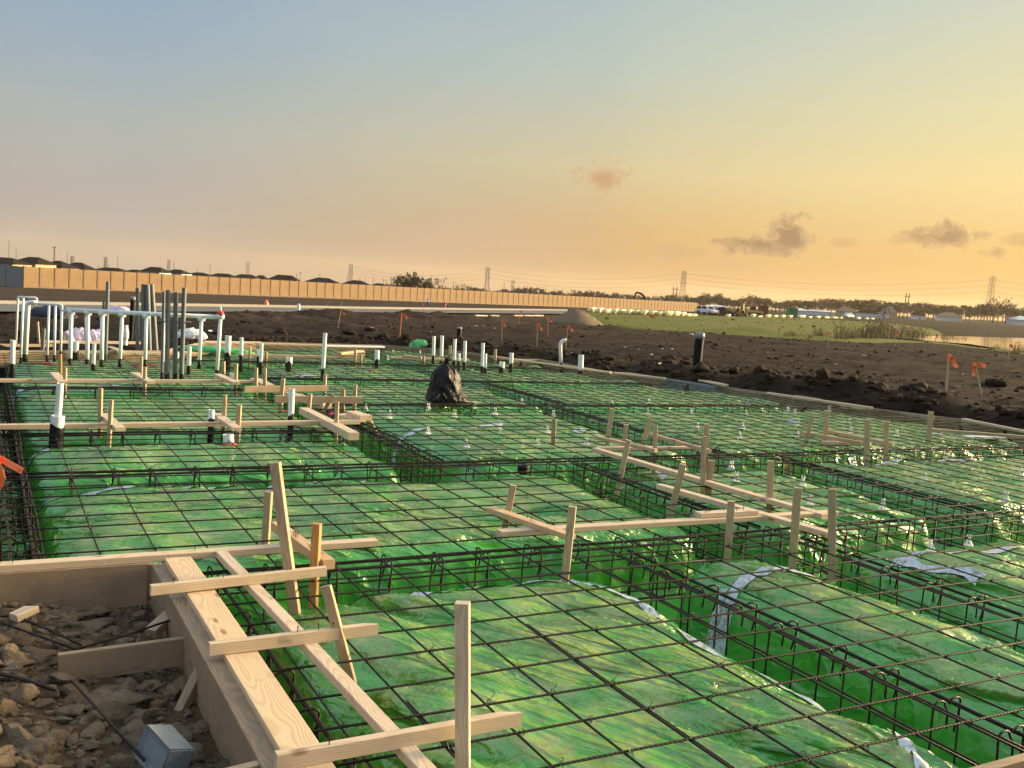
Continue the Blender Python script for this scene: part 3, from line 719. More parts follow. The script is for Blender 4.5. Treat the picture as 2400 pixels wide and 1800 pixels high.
def cage(axis, c, a_, b_, step, where, zt=-.028):
    # runs along x (axis 'x', at depth c) or along y (axis 'y', at x = c)
    loc = ((a_+b_)/2, c, zt) if axis == 'x' else (c, (a_+b_)/2, zt)
    root = empty('beam_cage', loc, where, 'rebar cage', 'beam cages in the trenches', 0 if axis == 'x' else math.pi/2)
    L = (b_-a_)/2; sd = random.random()*50
    for nm, y, z, r in (('long_bar', -.068, -.016, .0108), ('long_bar', .068, -.016, .0108), ('long_bar', .085, -.42, .0085), ('long_bar', -.085, -.42, .0085), ('side_bar', .10, -.16, .006), ('top_splice', .05, -.014, .0088)):
        if nm == 'top_splice':
            q0 = random.uniform(-L, L*.2); pts_ = [(q0+i*.3, y+.006*math.sin(i), z) for i in range(max(3, int(min(3.2, L-q0)/.3)))]
        else:
            n = max(4, int(2*L/.4)); pts_ = [(-L+2*L*i/n, y+.014*float(pn(i*.35, sd+y*90, 71)), z+.012*float(pn(i*.35, sd+z*70, 72))) for i in range(n+1)]
        MB().tube(pts_, r, 7).obj(nm, M_REBAR, root, smooth=True)
    n = int(2*L/step)
    for i in range(min(n, 99)):
        x = -L+step*(i+.5)+random.uniform(-.03, .03)
        M_ = Matrix.Translation((x, random.uniform(-.01, .01), random.uniform(-.006, .010))) @ Matrix.Rotation(math.pi/2+random.uniform(-.13, .13), 4, 'Z') @ Matrix.Rotation(random.uniform(-.06, .06), 4, 'X')
        s = bpy.data.objects.new('stirrup', STIR); COL.objects.link(s); s.parent = root; s.matrix_basis = M_
    return root
cage('x', 5.80, 1.02, 15.5, 0.37, 'rebar beam cage running across just beyond the near pads')
cage('x', 8.90, .16, 14.3, .34, 'rebar beam cage across the trench behind the large middle pad')
cage('x', 10.95, .16, 3.95, .34, 'short rebar beam cage behind the low pad with the white stub pipe')
cage('x', 13.18, 4.2, 13.1, .42, 'rebar beam cage across, the one the black bag stands beside')
cage('x', 14.75, .16, 4.0, .5, 'rebar beam cage under the board row with four stakes')
cage('x', 16.45, 4.2, 12.6, .5, 'rebar beam cage across beyond the black bag')
cage('x', 19.3, 3.3, 11.9, .6, 'rebar beam cage across near the back form board')
cage('y', .235, 6.08, 15.5, .30, 'rebar beam cage down the edge trench beside the pale form board and orange ribbon')
cage('y', 4.06, 2.4, 5.66, 0.35, 'rebar beam cage between the two near pads with the taped edges')
cage('y', 5.72, 2.4, 5.62, 0.35, 'rebar beam cage beside the pad with two white chairs and blue tape')
cage('y', 5.62, 5.98, 8.74, 0.38, 'rebar beam cage under the long leaning board pair')
cage('y', 8.46, 5.98, 8.74, .34, 'rebar beam cage with red tape in its trench')
cage('y', 7.90, 9.06, 13.0, .38, 'rebar beam cage between two far pads dotted with white chairs')
cage('y', 4.14, 9.06, 13.0, .30, 'rebar beam cage packed with loose bars below the stacked boards')
cage('y', 4.14, 13.35, 16.3, .42, 'rebar beam cage under the crossed boards and leaning stake')
cage('y', 1.19, 2.4, 5.64, .42, 'rebar beam cage in the dark gap beside the wide plank', -.05)
cage('y', 8.25, 13.4, 16.3, .5, 'rebar beam cage far off between the last pads')
for i in range(16):                       # loose bars thrown into the crowded trench
    y = 9.4+i*.22; a_ = random.uniform(-.35, .35); L = random.uniform(.5, 1.3); x = 4.12+random.uniform(-.12, .12); z = -.07-random.uniform(0, .05)
    o = MB().tube([(-L*.5, 0, 0), (0, .01, .01), (L*.5, 0, 0), (L*.5+.05, .02, -.03)], .0078, 6).obj('loose_rebar', M_REBAR, smooth=True, M=Matrix.Translation((x, y, z)) @ Matrix.Rotation(math.pi/2+a_, 4, 'Z'))
    tag(o, 'loose rebar length heaped in the crowded trench between the pads', 'rebar', 'loose bars in the crowded trench')

# ------------------------------------------------------------------ lumber
def beam_mesh(L, w, t, ch=.003, cut0=0., cut1=0., jit=True):
    c_ = [(-w/2+ch, -t/2), (w/2-ch, -t/2), (w/2, -t/2+ch), (w/2, t/2-ch), (w/2-ch, t/2), (-w/2+ch, t/2), (-w/2, t/2-ch), (-w/2, -t/2+ch)]
    n = max(1, int(L/.4)); vs = []; fs = []
    bow = random.uniform(-.004, .004)*L; tw = random.uniform(-.012, .012)
    for i in range(n+1):
        u = i/n; x = -L/2+L*u; b = bow*(1-(2*u-1)**2); ct, st = math.cos(tw*u), math.sin(tw*u)
        for y, z in c_:
            xx = x + (cut0*(y/w+.5) if i == 0 else (-cut1*(y/w+.5) if i == n else 0))
            vs.append((xx, y*ct-z*st+b, y*st+z*ct))
    for i in range(n):
        for k in range(8): fs.append((i*8+k, i*8+(k+1) % 8, (i+1)*8+(k+1) % 8, (i+1)*8+k))
    fs.append(tuple(range(7, -1, -1))); fs.append(tuple(range(n*8, n*8+8)))
    mb = MB(); mb.add(vs, fs); return mb
def frame_M(p0, p1, up=UP):
    x = (Vector(p1)-Vector(p0)).normalized(); y = Vector(up).cross(x).normalized(); z = x.cross(y)
    M_ = Matrix.Identity(4)
    for i in range(3): M_[i][0], M_[i][1], M_[i][2], M_[i][3] = x[i], y[i], z[i], (p0[i]+p1[i])/2
    return M_
def board(name, label, p0, p1, w, t, m_=None, cat='board', group=None, up=UP, cut0=0, cut1=0, nails=0):
    # p0, p1: ends of the centre line of the TOP face
    p0, p1 = Vector(p0), Vector(p1); M_ = frame_M(p0, p1, up); zax = Vector((M_[0][2], M_[1][2], M_[2][2]))
    M_ = Matrix.Translation(-zax*t/2) @ M_; L = (p1-p0).length
    o = beam_mesh(L, w, t, .003, cut0, cut1).obj(name, m_ or M_WOOD, M=M_)
    tag(o, label, cat, group)
    for i in range(nails):
        nb = MB(); x, y = random.uniform(-L*.42, L*.42), random.uniform(-w*.3, w*.3); a_, b_ = random.uniform(-.25, .25), random.uniform(-.25, .25)
        nb.tube([(x, y, t/2-.004), (x+a_*.03, y+b_*.03, t/2+.022), (x+a_*.031, y+b_*.031, t/2+.0225), (x+a_*.032, y+b_*.032, t/2+.026)], [.0022, .0022, .005, .005], 8)
        nb.obj('nail', M_REBAR, o)
    return o
def pboard(name, label, a_, b_, z, w, t, **kw):
    return board(name, label, at(*a_, z), at(*b_, z), w, t, **kw)
def stake(label, base, top, wpx, zb=-.06, m_=None, tk=.8, turn=None, name='wooden_stake', group='wooden stakes standing in the slab', ext=.16, cut=0.):
    B = at(*base, zb); T = above(B, *top); d = (T-B); w = max(.030, min(.075, wpx*depth(B)/FPX/1.12))
    n = d.normalized(); B2 = B-n*ext
    yaw = random.uniform(.05, .22) if turn is None else turn
    f = Matrix.Rotation(-yaw, 3, 'Z') @ RT
    up = n.cross(f).normalized()           # so that the wide face looks at the camera
    M_ = frame_M(B2, T, up); L = (T-B2).length
    o = beam_mesh(L, w, w*tk, .0022, 0, cut).obj(name, m_ or M_STAKE, M=M_)
    return tag(o, label, 'stake', group)

# form and planks at the near corner, in slab coordinates
tag(beam_mesh(3.62, .27, .082).obj('form_board', M_FORM, M=frame_M((.944, 2.32, -.118), (.944, 5.93, -.118), (-1, 0, 0))), 'weathered form board holding back the clods, under the wide grained plank', 'form board', 'form boards round the slab')
PL = tag(beam_mesh(3.58, .150, .036).obj('plank', wood('grained_plank', (.66, .50, .32), (.47, .30, .15)), M=frame_M((1.045, 2.33, .038), (1.045, 5.915, .038))), 'wide pale plank with swirling grain lying along the near form', 'plank')
tag(beam_mesh(3.6, .05, .27).obj('form_board', M_FORM, M=frame_M((-2.72, 5.975, -.115), (.88, 5.975, -.115))), 'dark form board behind the clods, below the long pale two-by-four', 'form board', 'form boards round the slab')
board('two_by_four', 'long pale two-by-four capping the dark form board at the corner of the clod heap', (-1.6, 5.985, .062), at(882, 1263, .062), .082, .042, cat='board', nails=6)
board('ledge_board', 'pale board standing along the edge trench beside the orange ribbon', (.075, 6.04, .04), (.075, 9.4, .04), .05, .27, cat='board')
tag(beam_mesh(3.2, .045, .2).obj('form_board', M_FORM, M=frame_M((4.5, 2.30, -.01), (3.42, 2.30, -.07)) if 0 else Matrix.Translation((4.95, 2.30, -.045))), 'form board crossing the bottom corner in front of the nearest trench cage', 'form board', 'form boards round the slab')
pboard('two_by_four', 'two-by-four with pencil marks running down beside the wide plank', (515, 1287), (1040, 1840), .062, .066, .040)
pboard('crosspiece', 'crosspiece nailed over the plank, the one reaching the leaning tall stake', (353, 1371), (764, 1327), .118, .036, .056, nails=2)
pboard('crosspiece', 'crosspiece nailed over the plank, the one in front of the short slanted stake', (490, 1506), (884, 1459), .118, .036, .060, nails=3, cut1=.07)
pboard('crosspiece', 'crosspiece nailed over the plank, the one behind the tall near post', (647, 1764), (1219, 1664), .118, .038, .062, nails=2, cut1=.09)
pboard('crosspiece', 'short weathered crosspiece at the foot of the plank beside the clods', (430, 1830), (646, 1776), .02, .038, .06, m_=M_GREYWOOD)
pboard('two_by_four', 'reddish two-by-four block nailed between the tall leaning stake and the orange stake', (648, 1222), (772, 1312), .125, .075, .058, m_=wood('reddish_lumber', (.58, .39, .22), (.42, .24, .11)), nails=5)
stake('tall square near post rising in front of the crosspiece at the picture foot', (1085, 1826), (1084, 1412), 37, turn=.10, name='wooden_post', m_=M_WOOD)
stake('short slanted stake with a cut top behind the middle crosspiece', (812, 1556), (764, 1373), 26, tk=.6)
stake('tall stake leaning left, tallest of the cluster at the long two-by-four', (688, 1404), (645, 1084), 25, tk=.9)
stake('thin upright stake just left behind the tall leaning stake', (622, 1275), (630, 1152), 19)
stake('orange tinted stake standing at the reddish block', (735, 1384), (743, 1227), 22, m_=M_RED)
# right-middle frame of boards
pboard('two_by_four', 'long two-by-four lying across in front of the large middle pad', (1170, 1243), (1958, 1197), .048, .088, .040, nails=0)
pboard('two_by_four', 'short reddish two-by-four crossing over the left end of the long one', (1150, 1188), (1340, 1252), .090, .086, .040, m_=wood('knotty_lumber', (.60, .42, .25), (.40, .22, .10)), nails=2)
pboard('two_by_four', 'short two-by-four block bristling with nails on the long board', (1636, 1201), (1770, 1194), .089, .088, .038, nails=9)
pboard('two_by_four', 'upper of two long boards slanting down to the nail-studded block', (1395, 1049), (1935, 1205), .052, .088, .045)
pboard('two_by_four', 'lower of two long boards slanting towards the knotted end stake', (1546, 1134), (1952, 1248), .060, .086, .045, nails=2)
pboard('two_by_four', 'short tan board on the two stakes nearest the lone grey stake', (1396, 1021), (1538, 1052), .10, .05, .038, m_=M_STAKE)
pboard('two_by_four', 'tan board running from the leaning stake to the pair of end stakes', (1524, 1014), (1664, 1053), .10, .05, .038, m_=M_STAKE)
pboard('two_by_four', 'pale board low behind the slanting boards and stakes', (1400, 1047), (1655, 1046), .035, .09, .038)
stake('square stake with split grain at the left end of the long board', (1326, 1340), (1342, 1187), 20, tk=.9)
stake('stake leaning right behind the short reddish two-by-four', (1184, 1234), (1203, 1137), 17)
stake('stake in front of the nail-studded block', (1706, 1282), (1714, 1174), 19)
stake('stake with a dark knot near its top at the lower slanting board end', (1859, 1294), (1870, 1143), 19)
stake('stake with a dark half face at the far end of the slanting boards', (1950, 1310), (1950, 1146), 18, m_=M_GREYWOOD)
stake('stake leaning right at the start of the lower slanting board', (1576, 1190), (1601, 1088), 17)
stake('upright stake standing just behind the start of the upper slanting board', (1463, 1042), (1468, 995), 12)
stake('stake leaning over the trench at the upper slanting board', (1452, 1128), (1473, 1031), 14)
stake('thin stake at the far end of the short tan board', (1424, 1036), (1434, 957), 12)
stake('stake leaning right at the head of the tan board', (1508, 1038), (1524, 980), 12)
stake('thin stake before the pale low board, right of the leaning one', (1534, 1072), (1536, 998), 12)
stake('taller of the end stakes of the tan board, standing behind', (1655, 1072), (1656, 994), 13)
stake('nearer of the end stakes of the tan board, crossing the upper slanting board', (1647, 1152), (1650, 1023), 14)
stake('dark weathered stake leaning against the middle of the upper slanting board', (1660, 1150), (1667, 1079), 17, m_=M_GREYWOOD)
stake('stake behind the upper slanting board by the white chair', (1804, 1194), (1806, 1080), 16)
stake('lone short grey stake on the pad left of the board frame', (1297, 1036), (1299, 982), 11, m_=M_GREYWOOD)
# group further right
pboard('two_by_four', 'front board of the small far frame of four stakes', (1878, 1011), (2041, 1038), .09, .04, .05, m_=M_STAKE)
pboard('two_by_four', 'rear board of the small far frame of four stakes', (1936, 1007), (2095, 1038), .10, .04, .045, m_=M_STAKE)
pboard('wood_block', 'pale short board lying between the stakes of the small far frame', (1928, 1033), (1992, 1037), .03, .10, .04, cat='wood block')
stake('leaning stake of the small far frame', (1888, 1042), (1904, 972), 10)
stake('reddish upright stake at the back of the small far frame', (1934, 1042), (1938, 962), 12)
stake('front stake of the small far frame, left of the pair', (2031, 1070), (2033, 983), 13)
stake('front stake of the small far frame, right of the pair', (2076, 1067), (2078, 987), 12)
stake('stake standing at the right form board with a scrap across its top', (2176, 1037), (2182, 965), 12)
pboard('two_by_four', 'long tan board running out of the picture from the right form stake', (2166, 1003), (2520, 1030), .10, .05, .045, m_=M_STAKE)
pboard('wood_block', 'white board scrap lying beneath the long tan board by the right form', (2262, 1021), (2352, 1024), .0, .12, .035, m_=M_WHITEPAINT, cat='wood block')
# left-middle boards
pboard('two_by_four', 'long flat two-by-four passing behind the thick white stub pipe', (-160, 996), (842, 984), .055, .085, .05)
pboard('two_by_four', 'short two-by-four crossing the long flat one right of the thick white pipe', (243, 968), (283, 1002), .095, .10, .04)
pboard('two_by_four', 'short two-by-four crossing the long flat one at the black pipe stub', (508, 968), (556, 1002), .095, .10, .04)
pboard('two_by_four', 'long flat two-by-four in front of the white pipe rack', (-160, 887), (606, 891), .055, .085, .05)
pboard('two_by_four', 'short two-by-four crossing near the left end below the pipe rack', (127, 872), (147, 894), .10, .12, .04)
pboard('two_by_four', 'short two-by-four crossing at the foot of the grey conduits', (315, 872), (355, 894), .10, .12, .04)
pboard('two_by_four', 'short two-by-four crossing by the end post of the pipe rack', (510, 876), (554, 895), .10, .12, .04)
pboard('two_by_four', 'tan board across two stakes above the crowded trench', (573, 905), (768, 903), .14, .05, .09, m_=M_STAKE)
pboard('two_by_four', 'tan board across the stakes in front of the leaning brace', (645, 927), (848, 930), .16, .05, .09, m_=M_STAKE)
pboard('two_by_four', 'thick two-by-four slanting down over the crowded trench', (712, 955), (830, 1014), .09, .12, .085)
pboard('two_by_four', 'flat pale board slanting under the tan boards', (648, 910), (742, 938), .05, .16, .06)
pboard('wood_block', 'stacked pale block on the left side of the crowded trench', (732, 937), (768, 944), .05, .16, .08, cat='wood block')
pboard('wood_block', 'larger pale block above the pink ribbon knot', (800, 969), (842, 980), .06, .2, .05, cat='wood block')
pboard('wood_block', 'upper pale block capping the end of the long flat two-by-four', (825, 963), (858, 974), .11, .16, .06, cat='wood block')
pboard('wood_block', 'pale boards stacked under the stake pair left of the crowded trench', (598, 886), (632, 902), .07, .16, .07, cat='wood block')
stake('stake behind the long flat board near the thick white pipe', (234, 1008), (236, 910), 10)
stake('stake in front of the long flat board near the thick white pipe', (256, 1029), (261, 937), 10)
stake('stake behind the long flat board at the black pipe stub', (524, 1005), (527, 925), 10)
stake('stake in front of the long flat board right of the black pipe stub', (557, 1022), (561, 949), 12)
stake('stake behind the board row below the left end of the pipe rack', (141, 885), (141, 830), 8, m_=M_RED)
stake('stake in front of the board row below the left end of the pipe rack', (152, 916), (153, 862), 8)
stake('stake behind the board row left of the grey conduits', (330, 885), (331, 835), 8)
stake('stake in front of the board row left of the grey conduits', (339, 914), (340, 860), 8)
stake('stake behind the board row at the end of the pipe rack', (524, 882), (524, 847), 8)
stake('stake in front of the board row at the end of the pipe rack', (552, 912), (553, 852), 9)
stake('left stake holding the tan board above the crowded trench', (599, 933), (600, 862), 9)
stake('thin stake behind the tan board at the left of the crowded trench', (620, 922), (621, 863), 8)
stake('stake rising through the boards left of the middle white pipe', (657, 958), (664, 887), 10)
stake('stake right of the middle white pipe on the thick slanting board', (722, 980), (727, 923), 10)
stake('stake at the right end of the tan board, behind', (760, 925), (762, 879), 8)
stake('weathered brace leaning right across the crowded trench', (757, 966), (782, 925), 9, m_=M_GREYWOOD)
stake('reddish stake at the front tan board right of the leaning brace', (803, 967), (804, 913), 10, m_=wood('reddish_stake', (.46, .28, .15), (.30, .16, .07)))
stake('stake at the right end of the front tan board', (830, 962), (833, 902), 9)
stake('round-topped stake standing before the thick slanting board', (787, 1020), (790, 942), 10)
stake('short brace sloping off the end of the long flat two-by-four', (873, 998), (860, 972), 9)
stake('tan stake in front of the back form at the board pile', (832, 850), (833, 817), 6)
stake('lower tan stake beside the one at the board pile', (846, 851), (846, 829), 6)
stake('short tan stake behind the black bag row of pipes', (993, 853), (993, 834), 6)
stake('tan stake by the black pipe at the back form', (1054, 838), (1055, 810), 7)
stake('orange short stake beside the pair of white pipes at the back', (623, 847), (624, 824), 6, m_=M_RED)
stake('tan stake at the far corner left of the hooked white pipe', (1160, 850), (1161, 819), 7)
stake('second tan stake at the far corner, standing beyond the form', (1177, 836), (1178, 816), 5)
stake('stake seen just right of the first white pipes of the back row', (585, 846), (586, 812), 6)
stake('thin tan stake leaning left behind the pipe rack', (92, 806), (88, 754), 5, zb=-.15)
stake('thin pale stake standing behind the pipe rack posts', (200, 822), (199, 742), 4, zb=-.15)
pboard('two_by_four', 'long thin tan board on the back pad between the stub pipes', (560, 829), (790, 835), .05, .12, .06, m_=M_STAKE)
pboard('two_by_four', 'tan board pile on the back pad by the stake pair', (787, 829), (852, 831), .09, .2, .10, m_=M_STAKE)
pboard('two_by_four', 'tan scrap tilted on top of the board pile', (795, 826), (848, 820), .14, .1, .05, m_=M_STAKE)
pboard('two_by_four', 'long tan boards lying at the row of pipes behind the black bag', (915, 836), (1098, 841), .04, .14, .06, m_=M_STAKE)
pboard('two_by_four', 'tan board on the first one behind the black bag pipes', (945, 832), (990, 836), .10, .14, .05, m_=M_STAKE)
pboard('two_by_four', 'tan board crossing at the far corner by the stakes', (1155, 834), (1215, 842), .05, .14, .06, m_=M_STAKE)
pboard('two_by_four', 'short tan board slanting at the foot of the grey conduits at the back', (255, 811), (297, 826), .05, .14, .06)
pboard('two_by_four', 'tan board low behind the grey conduits', (285, 824), (380, 826), .03, .12, .07)
pboard('ledge_board', 'pale board across behind the lilac sheets', (105, 798), (330, 801), .06, .12, .05, cat='board')
pboard('ledge_board', 'tan board across at the left behind the pipe rack', (-60, 806), (122, 807), .0, .12, .05, m_=M_STAKE, cat='board')
pboard('ledge_board', 'pale thin board beyond the last rack post', (475, 799), (610, 801), .08, .14, .04, cat='board')
pboard('ledge_board', 'long white weathered board lying along the back form', (756, 808), (899, 811), .075, .16, .04, m_=M_WHITEPAINT, cat='board')
pboard('ledge_board', 'tan board lying along the back form beside the white one', (600, 803), (756, 808), .075, .16, .04, cat='board')

# form boards round the slab, one per straight run
SEG = ['out of the picture beyond the long tan board', 'topped by a pale plank at the picture edge', 'dark grey and wet beside the small far frame', 'pale weathered below the clods by the right form',
       'capped pale below the fallen board', 'with green sheet lapped over its foot', 'grey metal plate between two wooden runs', 'pale run left of the grey plate', 'short level run at the kink beyond the far pads',
       'long pale run right of the wide white pipe', 'pale run between the hooked pipe and the wide white pipe', 'short run at the far corner stakes', 'run behind the row of white pipes', 'run left of the black pipe at the back',
       'run below the crumpled green sheet', 'long dark run behind the thin tall white pipe', 'run behind the two dirty stub pipes', 'run stepping forward beyond the rack end', 'long run behind the pipe rack', 'end run out of sight at the left']
for i, (a_, b_) in enumerate(zip(EDGE, EDGE[1:])):
    p0, p1 = Vector((a_.x, a_.y, .035)), Vector((b_.x, b_.y, .035)); d = (p1-p0).normalized()
    metal = i == 6
    board('form_board', 'form board ' + SEG[i], p0-d*.02, p1+d*.02, .042, .30, m_=(M_CAPGREY if metal else (M_FORM if i in (2, 12, 13, 14, 15, 16, 17) else M_GREYWOOD)), cat='form board', group='form boards round the slab')
for nm, a_, b_ in (('pale cap board on the kinked run beyond the far pads', (1206, 841), (1432, 871)), ('pale cap board right of the wide white pipe', (1440, 872), (1560, 885)), ('pale cap board along the run below the fallen board', (1800, 919), (2045, 954)), ('pale cap board at the picture edge on the right form', (2258, 980), (2520, 1032))):
    pboard('ledge_board', nm, a_, b_, .075, .09, .038, m_=M_WOOD, cat='board')
pboard('wood_block', 'board scrap fallen on the clods behind the grey form plate', (1642, 889), (1702, 901), .10, .12, .04, cat='wood block')
def standing(label, x0, x1, yb0, yb1, yt, m_):
    B0_, B1_ = at(x0, yb0, .03)+FW*.35, at(x1, yb1, .03)+FW*.35; h_ = (above(B0_, x0, yt)-B0_).z
    board('wood_block', label, B0_+UP*h_, B1_+UP*h_, .035, h_+.08, m_=m_, cat='wood block')
standing('grey board stub standing behind the capped right form', 1876, 1938, 934, 944, 926, M_GREYWOOD)
standing('pale board stub behind the pale weathered form run', 1985, 2057, 952, 962, 947, M_WOOD)
standing('board stub behind the stake at the right form', 2128, 2211, 974, 984, 967, M_GREYWOOD)
pboard('wood_block', 'thin scrap stuck upright in the clods of the right berm', (2060, 908), (2068, 898), .12, .03, .02, cat='wood block')
pboard('wood_block', 'dark board lying flat on the soil past the wide white pipe', (1480, 853), (1555, 850), .06, .1, .03, m_=M_GREYWOOD, cat='wood block')

# stakes, braces and scraps in the clod heap
def pocket_stub(label, base, top, w, zb, m_=M_FORM, **kw): return stake(label, base, top, w, zb=zb, m_=m_, name='form_stake', group='form stakes behind the near boards', **kw)
pocket_stub('short form stake against the dark board, half buried in clods', (165, 1378), (167, 1333), 20, -.16)
pocket_stub('form stake in the inner corner of the form', (352, 1376), (353, 1322), 20, -.2)
pocket_stub('form stake by the wedge scrap at the side form', (413, 1488), (414, 1424), 20, -.2)
pocket_stub('form stake with a diagonal brace at the side form', (487, 1652), (487, 1550), 28, -.27)
tag(beam_mesh(.36, .05, .042).obj('brace', M_FORM, M=frame_M(at(424, 1664, -.25), at(478, 1556, -.07))), 'short diagonal brace nailed to the form stake in the clods', 'brace')
tag(beam_mesh((at(466, 1492, -.07)-at(140, 1536, -.10)).length, .034, .145).obj('stub_board', M_FORM, M=Matrix.Translation((0, 0, -.070)) @ frame_M(at(140, 1533, -.07), at(463, 1490, -.05))), 'short board on edge poking from the side form into the clods', 'board')
tag(beam_mesh(.16, .075, .05).obj('wood_block', M_GREYWOOD, M=Matrix.Translation((0, 0, .02)) @ frame_M(at(345, 1500, -.20), at(405, 1445, -.13))), 'grey wedge of lumber half buried by the side form stake', 'wood block')
tag(beam_mesh(.125, .07, .04, cut1=.04).obj('wood_block', M_WOOD, M=frame_M(at(36, 1446, -.12), at(78, 1426, -.10))), 'pale cut-off block lying on the clods', 'wood block')
for lab, pts_ in (('rusty bar lying on clods from the pale cut-off block to the stub board', [(58, 1452), (120, 1478), (190, 1512)]), ('rusty bar lying on clods left of the stub board', [(10, 1462), (90, 1490), (178, 1522)]), ('rusty bar running from the stub board up to the form stake', [(178, 1522), (290, 1490), (428, 1444)]),
                  ('thick rusty bar end at the picture edge in the clods', [(-20, 1574), (60, 1594), (131, 1617)]), ('rusty bar standing out of the clods towards the grey block', [(166, 1594), (250, 1685), (338, 1782)]), ('short dark bar stub buried beside the stub board', [(55, 1562), (90, 1553), (120, 1543)])):
    zs = [-.10, -.085, -.105]
    o = MB().tube([at(x, y, z) for (x, y), z in zip(pts_, zs)], .0062 if 'thick' not in lab else .009, 8).obj('loose_rebar', M_REBAR, smooth=True)
    tag(o, lab, 'rebar', 'loose bars in the clod heap')
# concrete block
bc = at(384, 1764, -.10); dx = (at(405, 1800, -.14)-at(322, 1742, -.14)); dx.z = 0; dx.normalize()
bm = bmesh.new(); bmesh.ops.create_cube(bm, size=1); bmesh.ops.scale(bm, vec=(.200, .118, .135), verts=bm.verts)
for f in [f for f in bm.faces if f.normal.y < -.9]:
    r = bmesh.ops.inset_region(bm, faces=[f], thickness=.026)
    bmesh.ops.translate(bm, vec=(0, .012, 0), verts=f.verts)
bmesh.ops.bevel(bm, geom=bm.edges[:], offset=.006, segments=2, affect='EDGES')
bmesh.ops.subdivide_edges(bm, edges=bm.edges[:], cuts=5, use_grid_fill=True)
for v in bm.verts:
    q = v.co; v.co = q*(1+.035*float(pn(q.x*40+q.z*9, q.y*40-q.z*30, 33))+.02*float(pn(q.x*110+q.z*60, q.y*110-q.z*80, 35)))
me = bpy.data.meshes.new('concrete_block'); bm.to_mesh(me); bm.free(); me.materials.append(M_CMU)
R3 = Matrix.Identity(4); yv = UP.cross(dx)
for i in range(3): R3[i][0], R3[i][1], R3[i][2] = dx[i], yv[i], UP[i]
tag(place('concrete_block', me, M=Matrix.Translation(bc) @ R3 @ Matrix.Rotation(-.30, 4, 'X') @ Matrix.Rotation(.16, 4, 'Y')), 'blue-grey concrete block tilted on the clods by the side form', 'block')

# ------------------------------------------------------------------ clods
def clod_mesh(name, seed, sub=3, m_=M_CLOD, flat=.72):
    bm = bmesh.new(); bmesh.ops.create_icosphere(bm, subdivisions=sub, radius=1)
    rnd = random.Random(seed); planes = [(Vector((rnd.gauss(0, 1), rnd.gauss(0, 1), rnd.gauss(0, 1))).normalized(), rnd.uniform(.42, .84)) for _ in range(13)]
    for v in bm.verts:
        p = v.co.copy()
        for n, d in planes:               # broken flat facets
            k = p.dot(n)
            if k > d: p -= n*(k-d)*.96
        q = p*1.9
        s_ = 1.12+.20*float(pn(q.x+q.z*.7, q.y-q.z*.6, seed))+.14*float(pn(q.x*3+q.z*2, q.y*3-q.z, seed+5))+.11*float(pn(q.x*7+q.z*5, q.y*7-q.z*4, seed+9))
        v.co = Vector((p.x*s_*rnd.uniform(.985, 1.015), p.y*s_*rnd.uniform(.985, 1.015), p.z*s_*flat))
    me = bpy.data.meshes.new(name); bm.to_mesh(me); bm.free(); me.materials.append(m_)
    me.polygons.foreach_set('use_smooth', [True]*len(me.polygons)); return me
CLODS = [clod_mesh('clod', 100+i) for i in range(9)]
def hz(x, y): return float(gh(np.array([x]), np.array([y]))[0])
big = [(45, 1385, 42), (230, 1430, 34), (200, 1400, 24), (395, 1395, 44), (370, 1405, 30), (110, 1395, 26), (130, 1445, 22), (260, 1470, 34), (150, 1455, 20), (60, 1665, 36), (110, 1650, 42), (250, 1660, 28), (220, 1720, 48), (420, 1720, 52), (450, 1760, 60),
       (430, 1590, 44), (350, 1590, 32), (300, 1600, 24), (180, 1570, 22), (30, 1520, 40), (75, 1540, 30), (320, 1660, 40), (35, 1740, 40), (95, 1770, 34), (150, 1690, 30), (380, 1450, 26), (470, 1690, 26), (290, 1780, 34), (330, 1545, 24), (280, 1400, 22), (20, 1640, 34), (10, 1800, 40), (200, 1800, 30), (520, 1790, 36), (405, 1500, 16)]
for i, (x, y, w) in enumerate(big):
    p = at(x, y, -.19); s_ = w*depth(p)/FPX*.78
    o = place('dirt_clod', CLODS[i % 9], M=Matrix.Translation((p.x, p.y, max(hz(p.x, p.y), -.30)+s_*.18)) @ Matrix.Rotation(random.uniform(0, 6.28), 4, 'Z') @ Matrix.Diagonal((s_*1.15, s_*.95, s_, 1)))
    tag(o, 'lump of dry brown clay in the heap beside the near form boards', 'dirt clod', 'big clods in the near heap')
LOW = []
for i in range(6):
    me_ = clod_mesh('crumb_shape', 500+i, 2); LOW.append(([v.co.copy() for v in me_.vertices], [tuple(f.vertices) for f in me_.polygons])); bpy.data.meshes.remove(me_)
sm = MB(); ico = bmesh.new(); bmesh.ops.create_icosphere(ico, subdivisions=1, radius=1); iv = [v.co.copy() for v in ico.verts]; jf = [tuple(v.index for v in f.verts) for f in ico.faces]; ico.free()
def crumb(mb, x, y, z, s_):
    a_ = random.uniform(0, 6.28); c_, q = math.cos(a_), math.sin(a_); sx, sy, szz = s_*random.uniform(.8, 1.5), s_*random.uniform(.7, 1.1), s_*random.uniform(.45, .85)
    mb.add([(x+(v.x*c_-v.y*q)*sx*random.uniform(.82, 1.15), y+(v.x*q+v.y*c_)*sy*random.uniform(.82, 1.15), z+v.z*szz*random.uniform(.8, 1.2)) for v in iv], jf)
P_ = np.stack([RNG.uniform(-1.5, .88, 5200), RNG.uniform(2.2, 5.92, 5200)], 1); Zp = gh(P_[:, 0], P_[:, 1])
for (x, y), z in zip(P_, Zp):
    if x < -.5 and y < 3.5: continue
    s_ = min(.052, .007*math.exp(random.gauss(.35, .62)))
    if x + s_*1.3 > .895 or y + s_*1.3 > 5.93: continue
    crumb(sm, x, y, z+s_*.15, s_)
